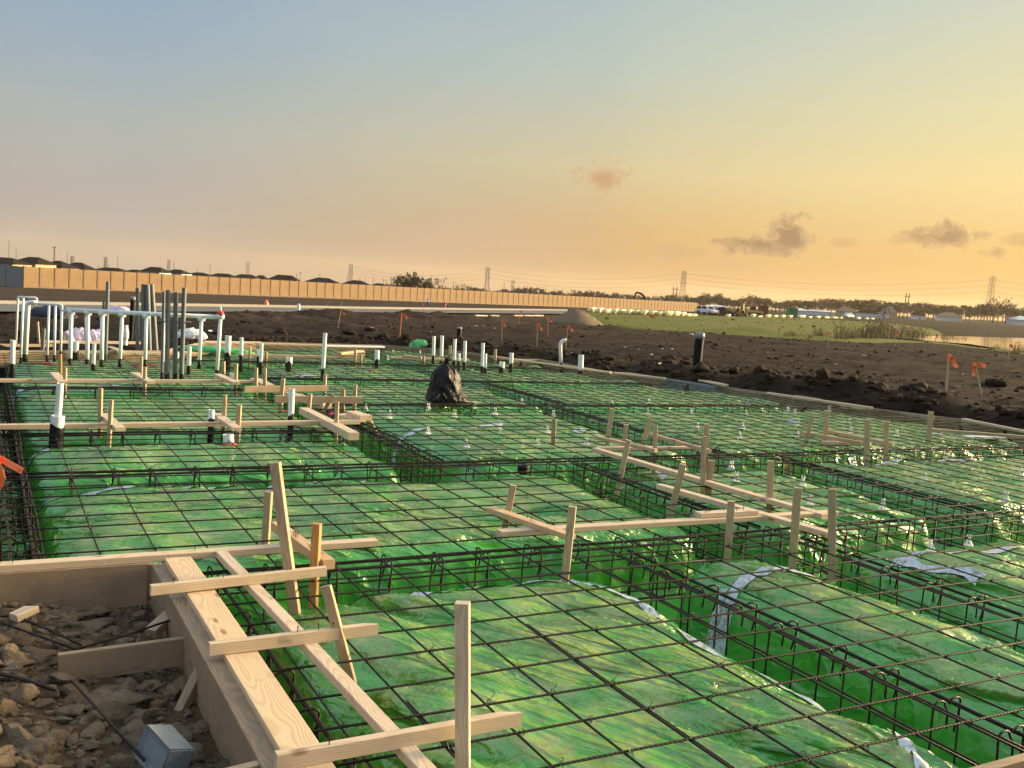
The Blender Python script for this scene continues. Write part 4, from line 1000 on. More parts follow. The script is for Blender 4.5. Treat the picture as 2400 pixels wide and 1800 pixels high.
for i in range(1500):
    x, y = random.uniform(-1.3, .86), random.uniform(2.4, 5.9); s_ = min(.085, .019*math.exp(random.gauss(.2, .6)))
    if x + s_*1.3 > .895 or y + s_*1.3 > 5.93: continue
    vv, ff = LOW[i % 6]; M_ = Matrix.Translation((x, y, hz(x, y)+s_*.2)) @ Matrix.Rotation(random.uniform(0, 6.28), 4, 'Z') @ Matrix.Rotation(random.uniform(-.6, .6), 4, 'X') @ Matrix.Diagonal((s_*random.uniform(.9, 1.7), s_*random.uniform(.7, 1.1), s_*random.uniform(.6, 1.2), 1))
    sm.add([M_ @ v for v in vv], ff)
tag(sm.obj('rubble', M_CLOD), 'loose crumbs of dry clay between the big clods', 'soil crumbs', kind='stuff')
# dark clods heaped outside the right and back form
bb = MB(); P_ = np.stack([RNG.uniform(4, 30, 40000), RNG.uniform(8, 40, 40000)], 1); D_ = poly_dist(P_[:, 0], P_[:, 1], POLY)
ok = (D_ > .06) & (D_ < 9) & (RNG.uniform(0, 1, 40000) < np.exp(-D_/1.7)*.55+.03); P_ = P_[ok]; D_ = D_[ok]; Zp = gh(P_[:, 0], P_[:, 1])
for (x, y), z, d in zip(P_, Zp, D_):
    s_ = min(.20, .035*math.exp(random.gauss(.2, .6)))*(1 if d < 2.5 else .7)
    if d < s_*1.6+.05: s_ = max(.02, (d-.05)/1.7)
    crumb(bb, x, y, z+s_*.25, s_)
for i in range(8000):
    r_ = 14+52*random.random()**1.3; q = math.radians(random.uniform(-8, 62)); x, y = r_*math.sin(q), r_*math.cos(q)
    if float(pn(x*.22, y*.22, 77))+.25*float(pn(x*.9, y*.9, 78)) < random.uniform(-.15, .3): continue
    P2 = np.array([x]), np.array([y])
    if float(poly_dist(*P2, POLY)[0]) < .5: continue
    s_ = min(.16, .03*math.exp(random.gauss(.3, .5))); crumb(bb, x, y, hz(x, y)+s_*.2, s_)
tag(bb.obj('soil_crumbs', M_WETCLOD), 'dark broken soil heaped along the outside of the form', 'soil crumbs', kind='stuff')
for i, (x, y, w) in enumerate([(1640, 892, 46), (1600, 880, 22), (2075, 925, 34), (2150, 945, 40), (1420, 868, 24), (2330, 925, 40), (1720, 900, 34), (1950, 905, 46), (1850, 885, 30), (1590, 862, 20), (890, 790, 14), (820, 783, 30), (850, 787, 20), (870, 778, 26), (660, 780, 40), (1660, 905, 26), (1760, 915, 24), (1995, 922, 38), (2040, 938, 30)]):
    p = at(x, y, .02 if x > 1300 else -.4); s_ = w*depth(p)/FPX*.5
    o = place('soil_clod', clod_mesh('soil_clod', 300+i, 2, M_WETCLOD) if i < 4 else bpy.data.meshes['soil_clod' if i % 4 == 0 else 'soil_clod.%03d' % (i % 4)], M=Matrix.Translation((p.x, p.y, hz(p.x, p.y)+s_*.3)) @ Matrix.Rotation(i*1.7, 4, 'Z') @ Matrix.Diagonal((s_*1.3, s_, s_, 1)))
    tag(o, 'big dark soil clod lying outside the form boards', 'dirt clod', 'dark clods outside the form')

# ------------------------------------------------------------------ pipes
def axis_M(B, T):
    z = (Vector(T)-Vector(B)).normalized(); x = RT - z*RT.dot(z); x.normalize(); y = z.cross(x)
    M_ = Matrix.Identity(4)
    for i in range(3): M_[i][0], M_[i][1], M_[i][2], M_[i][3] = x[i], y[i], z[i], B[i]
    return M_
def hollow(mb, r, z0, h, n=18, wall=.12):
    mb.lathe([(r, z0), (r, h-.004), (r*.985, h), (r*(1-wall), h), (r*(1-wall), max(z0, h-.12))], n); return mb
def ragged(mb, r, z0, h, n=22, amp=.5, seed=0):
    vs = []; fs = []; rnd = random.Random(seed)
    tops = [h + r*amp*(rnd.uniform(-1, 1)*.6 + .7*math.sin(k*2*math.pi/n*2+seed)) for k in range(n)]
    for k in range(n): a_ = 2*math.pi*k/n; vs.append((r*math.cos(a_), r*math.sin(a_), z0))
    for k in range(n): a_ = 2*math.pi*k/n; vs.append((r*math.cos(a_), r*math.sin(a_), tops[k]))
    for k in range(n): fs.append((k, (k+1) % n, n+(k+1) % n, n+k))
    mb.add(vs, fs); return mb
def pipe(label, base, top, dpx, split=None, zb=-.06, m_=None, name='stub_pipe', group='pipes standing in the slab', cap=None, cat='pipe', cap_h=.1):
    B = at(*base, zb); T = above(B, *top); h = (T-B).length; r = dpx*depth(B)/FPX/2
    root = empty(name, B, label, cat, group); root.matrix_basis = axis_M(B, T)
    hollow(MB(), r, -.2, h).obj('pipe_body', m_ or M_PVC, root, smooth=False)
    if split:
        k = (base[1]-split)/(base[1]-top[1])*h
        ragged(MB(), r*1.04, -.2, k, seed=int(base[0])).obj('black_base', M_BLACKWRAP, root)
    if cap:
        MB().lathe([(r*1.06, h-cap_h), (r*1.1, h-cap_h*.5), (r*1.06, h-.005), (r*.9, h+.006)], 18).obj('cap', cap, root, smooth=True)
    return root
G_ = 'white stub pipes with black bases'
for lab, b, t_, d, s_ in [
    ('white stub pipe with black base at the left picture edge before the rack', (29, 869), (30, 797), 11, 853), ('white stub pipe standing between the second and third rack posts', (218, 868), (221, 805), 9, 853),
    ('white stub pipe standing left of the last two rack posts', (442, 873), (444, 812), 9.5, 857), ('dirty wide white stub pipe just right of the rack end', (533, 844), (535, 787), 14, 828),
    ('white stub pipe right of the dirty wide one', (565, 848), (566, 791), 8.5, 832), ('wide short white stub pipe behind the first rack posts', (177, 835), (178, 800), 13, 823),
    ('small white stub pipe behind the grey conduits', (416, 848), (417, 824), 5.5, 840), ('short white stub pipe half hidden behind a taller one', (605, 850), (606, 818), 7.5, 834),
    ('white stub pipe in front of the half hidden short one', (611, 863), (613, 804), 8.5, 847), ('stubby dirty pipe with a wide black base on the far pad', (677, 867), (678, 837), 15, 850),
    ('tallest thin white pipe standing alone before the back form', (756, 883), (762, 781), 9.5, 863), ('short white pipe with black base alone left of the bag', (883, 861), (884, 821), 11, 843),
    ('white pipe first from the left behind the black bag', (1015, 851), (1017, 788), 7.5, 833), ('white pipe right behind the black bag knot', (1034, 848), (1036, 787), 8, 836),
    ('tall white pipe third in the row behind the bag', (1064, 859), (1066, 795), 8, 844), ('short thin white pipe between two taller ones behind the bag', (1075, 861), (1076, 828), 6.5, 845),
    ('tall white pipe fourth in the row, below the black pipe', (1088, 865), (1090, 799), 8, 847), ('tall white pipe of the close pair right of the bag', (1130, 873), (1132, 804), 8, 859),
    ('shorter white pipe of the close pair right of the bag', (1137, 875), (1138, 829), 7, 862), ('wide short white pipe right of the close pair', (1175, 876), (1177, 848), 13, 861),
    ('white pipe at the far corner left of the hooked one', (1197, 867), (1199, 827), 9.5, 852), ('wide white pipe by the kinked right form run', (1360, 879), (1362, 832), 13, 866)]:
    pipe(lab, b, t_, d, s_, group=G_)
pipe('thin black stub pipe with a white rim on the left pad', (494, 1011), (496, 960), 14.5, 981, group=G_)
pipe('middle white pipe with a tall black base at the crowded trench', (681, 1006), (684, 911), 14, 972, group=G_)
pipe('small white stub standing by the end of the rack board row', (546, 893), (545, 874), 14)
o = pipe('short fat white stub ringed with red tape on the left pad', (536, 1043), (535, 1018), 25)
MB().lathe([(.082, -.02), (.082, .012), (.078, .02)], 20).obj('tape_ring', M_REDTAPE, o)
o = pipe('thick white stub pipe with smeared black base at the long flat board', (132, 1030), (136, 974), 31, 998, group=G_)
h_ = (Vector(above(at(132, 1030, -.06), 136, 974))-at(132, 1030, -.06)).length
hollow(MB(), .034, h_-.05, h_+.33).obj('inner_pipe', M_PVC, o)
pipe('big black pipe with a grey taped top out on the dark soil', (1632, 866), (1641, 780), 21, None, .1, M_BLACKPIPE, 'black_pipe', 'black pipes', M_CAPGREY, cap_h=.14)
pipe('black pipe with grey top behind the row of white pipes', (1074, 817), (1077, 767), 11, None, -.2, M_BLACKPIPE, 'black_pipe', 'black pipes', M_CAPGREY, cap_h=.06)
pipe('black pipe with a pale rim behind the pipe rack', (306, 802), (312, 696), 11, None, -.2, M_BLACKPIPE, 'black_pipe', 'black pipes', M_CAPGREY, cap_h=.08)
pipe('small white marker pipe beyond the pale road edge', (700, 734), (700, 712), 6.5, None, gpl(atg(700, 734)))
pipe('white pipe with a swollen coupling behind the rack posts', (293, 824), (295, 762), 10, 812)
o = [x for x in S.objects if x.get('label') == 'white pipe with a swollen coupling behind the rack posts'][0]
MB().lathe([(.052, .25), (.062, .28), (.062, .40), (.05, .46), (.03, .475)], 16).obj('coupling', M_PVC, o, smooth=True)
# hooked pipe
B = at(1315, 863, -.06); T = above(B, 1313, 806); h = (T-B).length; r = 8.5*depth(B)/FPX/2
root = empty('hooked_pipe', B, 'white pipe with a hooked top at the far right corner', 'pipe', 'pipes standing in the slab'); root.matrix_basis = axis_M(B, T)
hk = [(0, 0, -.2), (0, 0, h-.05)] + [(.11*(1-math.cos(q)), 0, h-.05+.13*math.sin(q)) for q in np.linspace(.15, 1.9, 8)]
MB().tube(hk, r, 12).obj('pipe_body', M_PVC, root, smooth=True); ragged(MB(), r*1.05, -.2, .12, seed=4).obj('black_base', M_BLACKWRAP, root)

# grey conduits
for lab, b, t_, d in [('lone grey conduit standing behind the third rack post', (247, 838), (253, 660), 7.5), ('thin grey conduit first of the leaning bundle', (322, 828), (322, 675), 7), ('grey conduit second of the leaning bundle', (335, 829), (336, 666), 8),
                      ('thick grey conduit third of the leaning bundle', (350, 830), (345, 667), 10), ('thick grey conduit leaning most in the bundle', (366, 829), (355, 666), 10), ('thin grey conduit at the left of the front group', (379, 887), (384, 683), 6),
                      ('thick grey conduit second of the front group', (391, 889), (394, 680), 9.5), ('grey conduit third of the front group', (410, 889), (412, 685), 9), ('grey conduit last and tallest of the front group', (425, 890), (432, 674), 9),
                      ('short grey stub beside the thin rack posts', (99, 831), (103, 770), 7.5), ('short grey conduit end behind the lone conduit', (243, 826), (243, 706), 5)]:
    pipe(lab, b, t_, d*1.15, (b[1]-14) if t_[1] < 700 and b[1] > 880 else None, m_=M_CONDUIT, name='grey_conduit', group='grey conduits standing by the pipe rack', cat='conduit')
B = at(400, 888, -.06)
tag(MB().tube([above(B, 372, 753), above(B, 410, 754), above(B, 447, 755)], .013, 8).obj('cross_bar', M_CONDUIT, smooth=True), 'thin grey bar tied across the front group of conduits', 'bar')

# white pipe rack: a level header on posts, joined to two thin loops at its left
B0 = at(164, 852, -.06); RKD = (B0-Vector((0, 0, H))).dot(FW)
def onplane(px, py, dd=0.):
    d = ray(px, py); t_ = (RKD+dd)/d.dot(FW); return Vector((0, 0, H))+d*t_
RK = empty('pipe_rack', B0, 'white plastic pipe rack, a long header on posts with thin loops at its left', 'pipe rack')
def rk(name, pts_, r, m_=M_PVC, n=12): return MB().tube([p-B0 for p in pts_], r, n).obj(name, m_, RK, smooth=True)
rk('header', [onplane(157, 726), onplane(340, 735), onplane(523, 744)], .036)
posts = [(164, 852, 167, 731, 9.5), (204, 854, 206, 733, 9.5), (238, 855, 240, 735, 9.5), (281, 852, 286, 738, 8.5), (340, 854, 343, 741, 8.5), (383, 860, 385, 742, 6), (467, 854, 472, 747, 9), (508, 879, 517, 742, 9)]
for i, (bx, by, tx, ty, d) in enumerate(posts):
    b_, t_ = onplane(bx, by), onplane(tx, ty); rr = d*RKD/FPX/2/1.02
    p_ = rk('post', [b_-(t_-b_)*.1, t_], rr)
    k = b_+(t_-b_)*(.10 if i < 7 else .09)
    rk('black_base', [b_-(t_-b_)*.1, k], rr*1.06, M_BLACKWRAP)
    rk('tee_fitting', [t_+Vector((-.06, 0, 0)), t_+Vector((.06, 0, 0))], .041)
rk('red_cap', [onplane(511, 735), onplane(523, 736)], .046, M_HYD)
rk('stub', [onplane(517, 730), onplane(517, 719)], .016)
rk('loop', [onplane(37, 806, .5), onplane(42, 700, .5), onplane(43, 697, .5), onplane(47, 696, .5), onplane(84, 698, .5), onplane(86, 700, .5), onplane(86, 712, .5)], .020)
rk('loop_leg', [onplane(48, 851, .3), onplane(55, 699, .3)], .020); rk('black_base', [onplane(48, 851, .3), onplane(49, 838, .3)], .023, M_BLACKWRAP)
rk('elbow_pipe', [onplane(58, 848), onplane(65, 718), onplane(66, 712), onplane(70, 709), onplane(78, 709), onplane(85, 711)], .042); rk('black_base', [onplane(58, 848), onplane(59, 830)], .046, M_BLACKWRAP)
rk('thin_header', [onplane(82, 711), onplane(112, 713), onplane(140, 714), onplane(145, 716), onplane(145.5, 727), onplane(160, 728)], .021)
for bx, by, tx, ty in ((110, 847, 115, 714), (127, 847, 130, 715), (142, 838, 145, 716)):
    rk('thin_post', [onplane(bx, by), onplane(tx, ty)], .020); rk('black_base', [onplane(bx, by), onplane(bx+.5, by-15)], .023, M_BLACKWRAP)

# ------------------------------------------------------------------ rebar chairs, ribbon and small litter
def chair_meshes():
    a_ = MB()
    for k in range(4):
        q = k*math.pi/2+.5; c_, s_ = math.cos(q), math.sin(q)
        a_.tube([(c_*.034, s_*.034, 0), (c_*.020, s_*.020, .03), (c_*.010, s_*.010, .062)], [.0075, .0065, .006], 6)
    a_.lathe([(.0385, -.002), (.040, .004), (.030, .008)], 12); a_.lathe([(.015, .050), (.017, .056), (.016, .064), (.012, .066)], 10)
    for s_ in (-1, 1): a_.tube([(s_*.012, 0, .062), (s_*.014, 0, .085), (s_*.011, 0, .094)], [.007, .007, .005], 6)
    return a_.mesh('rebar_chair', M_CHAIR)
CH = chair_meshes()
CHAIRS = [(858, 960), (912, 977), (1004, 959), (1065, 975), (1111, 953), (1160, 969), (1003, 1014), (1172, 1008), (1094, 1045), (1283, 1012), (1260, 1044), (1374, 1039), (1297, 974), (1224, 946), (1435, 951), (1519, 969), (1620, 973), (1633, 1005), (1740, 1003), (1734, 1026),
          (1748, 973), (1713, 1098), (1725, 1124), (1868, 1024), (1991, 992), (1994, 1014), (2101, 1020), (2203, 1016), (2001, 1087), (2098, 1082), (2216, 1077), (2166, 1127), (2357, 1172), (2394, 1112), (1880, 1137), (1900, 1179), (2068, 1190), (2182, 1288), (2270, 1275), (1846, 965), (1943, 962), (1870, 995), (1520, 947), (1645, 952), (1753, 947), (908, 842), (921, 828), (853, 831), (985, 830), (1862, 972)]
for i, (x, y) in enumerate(CHAIRS):
    p = at(x, y, -.062); o = place('rebar_chair', CH, M=Matrix.Translation((p.x, p.y, max(-.075, float(sheet_z(np.array([p.x]), np.array([p.y]))[0])-.004 if y > 900 else -.07))) @ Matrix.Rotation(random.uniform(0, 6.28), 4, 'Z') @ Matrix.Rotation(random.uniform(-.14, .14), 4, 'X') @ Matrix.Scale(random.uniform(.92, 1.15), 4))
    tag(o, 'small white plastic rebar chair holding the mat up off the green sheet', 'rebar chair', 'white chairs under the rebar mat')
# black rubber cap lying on the middle pad
p = at(1226, 1106, -.03)
tag(MB().lathe([(.045, -.02), (.058, .0), (.060, .02), (.052, .034), (.058, .04), (.058, .058), (.050, .068), (.030, .066), (.028, .03)], 20).obj('rubber_plug', M_BLACKPIPE, smooth=True, M=Matrix.Translation(p)), 'small dark rubber pipe cap lying on the large middle pad', 'rubber plug')
def ribbon(pts_, w, name, m_, parent=None, n=None, th=.0012):
    mb = MB(); P = [Vector(p) for p in pts_]
    for i in range(len(P)-1):
        t_ = (P[i+1]-P[i]).normalized()
    sd = []
    for i, p in enumerate(P):
        t_ = (P[min(i+1, len(P)-1)]-P[max(i-1, 0)]).normalized(); nn = FW.cross(t_).normalized() if abs(t_.dot(FW)) < .95 else UP
        nn = (Matrix.Rotation(.35*math.sin(i*1.3), 3, t_) @ nn); k = t_.cross(nn)
        sd.append([p+nn*w/2+k*th, p-nn*w/2+k*th, p-nn*w/2-k*th, p+nn*w/2-k*th])
    vs = [v for s_ in sd for v in s_]; fs = []
    for i in range(len(P)-1):
        for k in range(4): fs.append((i*4+k, i*4+(k+1) % 4, i*4+4+(k+1) % 4, i*4+4+k))
    fs += [(3, 2, 1, 0), tuple(len(vs)-4+k for k in range(4))]
    mb.add(vs, fs); return mb.obj(name, m_, parent, smooth=False)
# ribbon stake at the left edge (its stake stands just outside the frame)
sb = at(-26, 1330, -.25); root = empty('flag_stake', sb, 'orange ribbon tied to a stake at the left picture edge', 'flag stake', 'orange flagged stakes')
st = above(sb, -30, 1040); beam_mesh((st-sb).length, .04, .03).obj('stake', M_STAKE, root, M=Matrix.Translation(-sb) @ frame_M(sb, st, FW))
def abv(x, y, k=0): return above(sb, x, y)-FW*k-sb
ribbon([abv(-28, 1062), abv(-10, 1070), abv(6, 1078), abv(24, 1087, .01), abv(44, 1096, .02), abv(56, 1103, .02)], .042, 'ribbon', M_FLAG, root)
ribbon([abv(-26, 1064), abv(-6, 1078, .02), abv(4, 1098, .03), abv(8, 1118, .03), abv(0, 1136, .02), abv(-14, 1150)], .055, 'ribbon', M_FLAG, root)
# pink knot
p = at(779, 973, -.05); mb = MB()
for k in range(5):
    q = k*1.26; mb.tube([p+Vector((.012*math.cos(q), .012*math.sin(q), 0)), p+Vector((.04*math.cos(q), .04*math.sin(q), .025)), p+Vector((.05*math.cos(q+.5), .05*math.sin(q+.5), .0))], [.008, .016, .006], 6)
tag(mb.obj('ribbon_knot', M_PINK, smooth=True), 'bright pink ribbon knot lying in the crowded trench', 'ribbon')
# crumpled green sheet at the back form
def lump(name, m_, c, sx, sy, sz, seed, amp=.25, sub=4):
    bm = bmesh.new(); bmesh.ops.create_icosphere(bm, subdivisions=sub, radius=1)
    for v in bm.verts:
        q = v.co; s_ = 1+amp*float(pn(q.x*1.8+q.z, q.y*1.8-q.z, seed))+amp*.6*abs(float(pn(q.x*4+q.z*3, q.y*4-q.z*2, seed+3)))*2-amp*.3
        v.co = Vector((q.x*s_*sx, q.y*s_*sy, max(q.z, -.25)*s_*sz))
    me = bpy.data.meshes.new(name); bm.to_mesh(me); bm.free(); me.materials.append(m_); me.polygons.foreach_set('use_smooth', [True]*len(me.polygons))
    return place(name, me, M=Matrix.Translation(c) @ Matrix.Rotation(-TH, 4, 'Z'))
def f_green2(t, p):
    n = t.noise(t.geo(), 3, 4); setp(t, p, t.mix(n, C(.03, .30, .06), C(.06, .42, .10)), .3, t.bump(n, .6, .1), spec=.5)
M_GREENFILM = mat('clean_green_film', f_green2)
tag(lump('crumpled_sheet', M_GREENFILM, at(982, 815, .0), .26, .2, .22, 5), 'crumpled bright green sheet, the taller bundle on the back form', 'plastic sheet', 'crumpled green sheets')
tag(lump('crumpled_sheet', M_GREENFILM, at(1005, 816, .0), .34, .2, .12, 8), 'crumpled bright green sheet, the flatter bundle on the back form', 'plastic sheet', 'crumpled green sheets')
tag(lump('crumpled_sheet', M_GREENFILM, at(500, 822, .0), .8, .3, .10, 9), 'green sheet spilling over the back form right of the rack', 'plastic sheet', 'crumpled green sheets')
for lab, c_, s_, m_, sd in (('crumpled lilac-white sheet behind the rack, tallest of three', (186, 800), (.26, .16, .30), M_LILAC, 21), ('lilac-white sheet peaked like a tent behind the rack', (221, 800), (.26, .16, .26), M_LILAC, 22), ('pale blue crumpled sheet beside the navy bundle behind the rack', (154, 801), (.18, .14, .22), M_LILAC, 23), ('dark navy bundle behind the thin rack posts', (134, 801), (.26, .2, .26), M_NAVY, 24), ('pale rubbish heap beyond the black pipe at the back', (275, 735), (.7, .3, .35), M_LILAC, 25), ('white litter heap at the back right of the rack', (447, 788), (.4, .3, .22), M_CHAIR, 26), ('dark mat heap with an orange tag beyond the rack', (122, 741), (.9, .5, .4), M_NAVY, 27)):
    tag(lump('crumpled_bag', m_, at(*c_, -.12 if c_[1] > 780 else gpl(atg(*c_))), *s_, sd, .35), lab, 'bag')

# ------------------------------------------------------------------ black bag
B = at(1042, 940, -.035); prof = [(.285, .0), (.295, .03), (.27, .09), (.245, .17), (.232, .26), (.215, .34), (.190, .42), (.150, .485), (.105, .53), (.060, .565), (.036, .59), (.030, .61)]
vs, fs = [], []; n = 72
zs = np.linspace(0, .61, 46); rs = np.interp(zs, [p[1] for p in prof], [p[0] for p in prof])
for i, (z, r) in enumerate(zip(zs, rs)):
    for k in range(n):
        q = 2*math.pi*k/n; px_ = math.cos(q)*2.2; py_ = math.sin(q)*2.2
        pl = .10*math.sin(9*q+1.5*math.sin(3*q))*sstep(.25, .58, z) + .055*math.sin(17*q+2)*sstep(.4, .6, z)
        w_ = .16*float(pn(px_+z*2, py_+z*5, 81)) + .10*abs(float(pn(px_*2.2+z*6, py_*2.2-z*7, 82))) + .045*float(pn(px_*5+z*14, py_*5+z*9, 83))
        fl = .30*max(0, math.cos(q-.05))**3*sstep(.28, .02, z)       # foot spreading to the sun side
        R = r*(1+pl+w_*(1-.6*sstep(.45, .6, z))+fl)
        vs.append((R*math.cos(q)-.02*z/.6, R*math.sin(q), z))
for i in range(len(zs)-1):
    for k in range(n): fs.append((i*n+k, i*n+(k+1) % n, (i+1)*n+(k+1) % n, (i+1)*n+k))
mb = MB(); mb.add(vs, fs)
root = empty('rubbish_bag', B, 'full black rubbish bag tied at the top, standing on the mat', 'bag', rz=-TH)
mb.obj('bag_body', M_BAG, root, smooth=True)
ear = MB()
for k in range(9):
    q = k*.70; tip = Vector((.055*math.cos(q)+.02, .05*math.sin(q), .665+.03*math.sin(k*2.1)))
    ear.tube([(.012*math.cos(q), .012*math.sin(q), .585), (.026*math.cos(q), .026*math.sin(q), .63), tuple(tip)], [.018, .016, .009], 6)
ear.obj('tied_neck', M_BAG, root, smooth=True)
MB().lathe([(.034, .592), (.046, .600), (.046, .612), (.034, .620)], 14).obj('knot', M_BAG, root, smooth=True)
cd = MB().tube([(-.10+.16*t_/10, -.26-.02*math.sin(t_), .06+.09*math.sin(t_*.32)) for t_ in range(11)], .006, 5).obj('draw_cord', M_STAKE, root, smooth=True)

# ------------------------------------------------------------------ flagged stakes on the soil
FL = [('pink painted stake with ribbon left of the black bag, behind the back form', (937, 789), (942, 733), 1, M_FLAG), ('small pink painted stake on the soil near the road', (993, 743), (992, 711), 0, M_FLAG), ('flagged stake on the soil above the white pipe row', (1176, 801), (1177, 749), 1, 0), ('flagged stake with hanging ribbon beyond the wall-side spoil', (765, 723), (770, 705), 1, 0),
      ('thin flagged stake close to the road, second of the pair', (799, 722), (801, 706), 1, 0), ('bent flag wire with a drooping ribbon on the spoil heap', (792, 768), (799, 727), 1, 0), ('thin orange stake beside the pale road end', (1143, 751), (1144, 733), 0, 0), ('flagged stake on the soil, left one before the sand heap', (1258, 815), (1260, 757), 1, 0),
      ('pink painted stake between two flagged stakes before the sand heap', (1284, 786), (1285, 743), 1, M_FLAG), ('flagged stake on the soil just right of the hooked pipe', (1326, 817), (1331, 762), 1, 0), ('orange stake at the left end of the road strip', (1216, 760), (1218, 727), 1, M_FLAG), ('flagged stake standing in the grass near the sand heap', (1529, 775), (1530, 740), 1, 0),
      ('low flag wire in the grass beside the white wrapped rows', (1509, 752), (1513, 737), 1, 0), ('flagged stake at the grass edge right of the big black pipe', (1824, 797), (1826, 767), 1, 0), ('flagged stake on the soil before the reeds', (1942, 815), (1941, 777), 1, 0), ('flagged stake in the grass just before the reeds', (1962, 787), (1963, 763), 1, 0), ('flagged stake at the right of the reeds', (2097, 812), (2099, 775), 1, 0),
      ('flagged stake at the left end of the pond', (2191, 817), (2194, 782), 1, 0), ('flagged stake by the pond at the right picture edge', (2362, 852), (2367, 806), 1, 0), ('tallest flagged stake on the dark soil at right', (2216, 938), (2223, 828), 1, 0), ('leaning flagged stake at right with two ribbon tails', (2302, 936), (2283, 848), 2, 0), ('flagged stake far off on the bank left of the sand heap', (612+188, 760), (803, 748), 1, 0)]
for i, (lab, b, t_, rb, m_) in enumerate(FL):
    if i == len(FL)-1: continue
    B = atg(*b); B = at(*b, hz(B.x, B.y)) if b[1] > 800 else B
    T = above(B, *t_); L = (T-B).length; w = max(.022, min(.05, L*.035))*(1.2 if B.y > 60 else 1)
    root = empty('flag_stake', B, lab, 'flag stake', 'orange flagged stakes')
    beam_mesh(L+.2, w, w*.7).obj('stake', m_ if m_ else M_STAKE, root, M=Matrix.Translation(-B) @ frame_M(B-(T-B).normalized()*.2, T, FW))
    for k in range(rb):
        sgn = 1; ln = L*.30; th_ = (.75 if k == 0 else .05) if rb == 2 else random.uniform(.55, 1.1)
        if rb == 2 and k == 1: th_ = 1.5
        tp = T-B-Vector((0, 0, L*.04)); dirr = (RT*math.cos(th_)*sgn - UP*math.sin(th_)).normalized() if not (rb == 2 and k == 0) else (RT-UP*.12).normalized()
        ribbon([tp-FW*.02+dirr*ln*u+UP*.02*math.sin(u*5)*L-FW*.02*math.sin(u*7) for u in (0, .25, .5, .75, 1)], L*.095, 'ribbon', M_FLAG, root)
    if m_ == 0 and rb: ribbon([T-B-Vector((0, 0, L*u))-FW*.02 for u in (.02, .08, .16)], w*1.7, 'ribbon', M_FLAG, root)
# hydrant and blue marker by the road
B = atg(1042, 720); r = 5.5*depth(B)/FPX/2; h = 13*depth(B)/FPX
root = empty('fire_hydrant', B, 'small red fire hydrant in front of the long wall', 'hydrant')
MB().lathe([(r*1.2, 0), (r*1.2, h*.08), (r*.8, h*.1), (r*.8, h*.7), (r*1.05, h*.72), (r*.95, h*.86), (r*.4, h*.97), (r*.2, h)], 14).obj('barrel', M_HYD, root, smooth=True)
MB().tube([(-r*1.5, 0, h*.55), (r*1.5, 0, h*.55)], r*.45, 10).obj('outlet', M_HYD, root, smooth=True)
B = atg(1003, 717); h = 18*depth(B)/FPX; root = empty('marker_post', B, 'short blue marker post in front of the long wall', 'marker post')
MB().lathe([(.11, 0), (.11, h*.9), (.09, h*.97), (.04, h)], 12).obj('post_body', M_BLUE, root, smooth=True); MB().lathe([(.115, h*.55), (.115, h*.7)], 12).obj('band', M_WHITEPAINT, root)
B = atg(624, 719); tag(MB().lathe([(.2, 0), (.16, .3), (.05, .5)], 10).obj('survey_marker', M_FLAG, M=Matrix.Translation(B)), 'tiny orange survey marker beyond the road kerb', 'marker')
# litter on the soil
lit = [(1465, 815), (1497, 817), (1575, 823), (1553, 818), (1875, 845), (1800, 827), (2258, 872), (2385, 872), (2195, 912), (2175, 888), (1960, 850), (1885, 874), (870, 773), (1115, 765), (1130, 762), (1160, 770), (1010, 778), (1340, 849), (493, 774), (440, 783), (1525, 838), (1620, 785), (2020, 840), (2025, 832), (1908, 930), (2240, 913), (1855, 847), (2390, 878)]
for i, (x, y) in enumerate(lit):
    p = atg(x, y); p.z = hz(p.x, p.y)+.03; s_ = random.uniform(2.2, 5)*depth(p)/FPX
    o = MB().box(-s_, s_, -s_*.5, s_*.5, 0, s_*.35).obj('litter_scrap', M_GREYWOOD if i % 3 else M_CHAIR, M=Matrix.Translation(p) @ Matrix.Rotation(random.uniform(0, 3), 4, 'Z') @ Matrix.Rotation(random.uniform(-.5, .5), 4, 'X'))
    tag(o, 'small pale scrap of litter lying on the dark soil', 'litter', 'litter scraps on the soil')

# ------------------------------------------------------------------ the long wall
p0, p1 = atg(57, 673), atg(1633, 730); WH = 48*depth(p0)/FPX; NP = 102
dv = (p1-p0)/NP; du = dv.normalized(); pw = dv.to_2d().length
WALL = empty('long_wall', p0, 'long tan precast wall of square panels between posts, lit by the low sun', 'wall', rz=math.atan2(du.y, du.x))
pm = MB().box(.07, pw-.07, -.05, .05, .10, WH, 0).mesh('wall_panel', M_PANEL); qm = MB().box(-.085, .085, -.10, .10, -.3, WH+.03).mesh('wall_post', M_POST)
for i in range(NP):
    place('wall_panel', pm, WALL, Matrix.Translation((pw*i, 0, dv.z*i)))
    if i: place('wall_post', qm, WALL, Matrix.Translation((pw*i, 0, dv.z*i)))
MB().prism([(0, -.5), (pw*NP, -.5+dv.z*NP), (pw*NP, .12+dv.z*NP), (0, .12)], -.13, .13, M=Matrix.Rotation(math.pi/2, 4, 'X')).obj('wall_footing', M_POST, WALL)
MB().box(-.16, .16, -.16, .16, -.3, WH+.06).obj('end_pier', M_PANEL, WALL); MB().box(pw*NP-.14, pw*NP+.14, -.16, .16, -.3+dv.z*NP, WH+.06+dv.z*NP).obj('end_pier', M_POST, WALL)
q1 = atg(-90, 661); e_ = (q1-p0); L = e_.length
W2 = empty('grey_wall', p0, 'grey shaded wall turning off from the left end of the long tan wall', 'wall', rz=math.atan2(e_.y, e_.x))
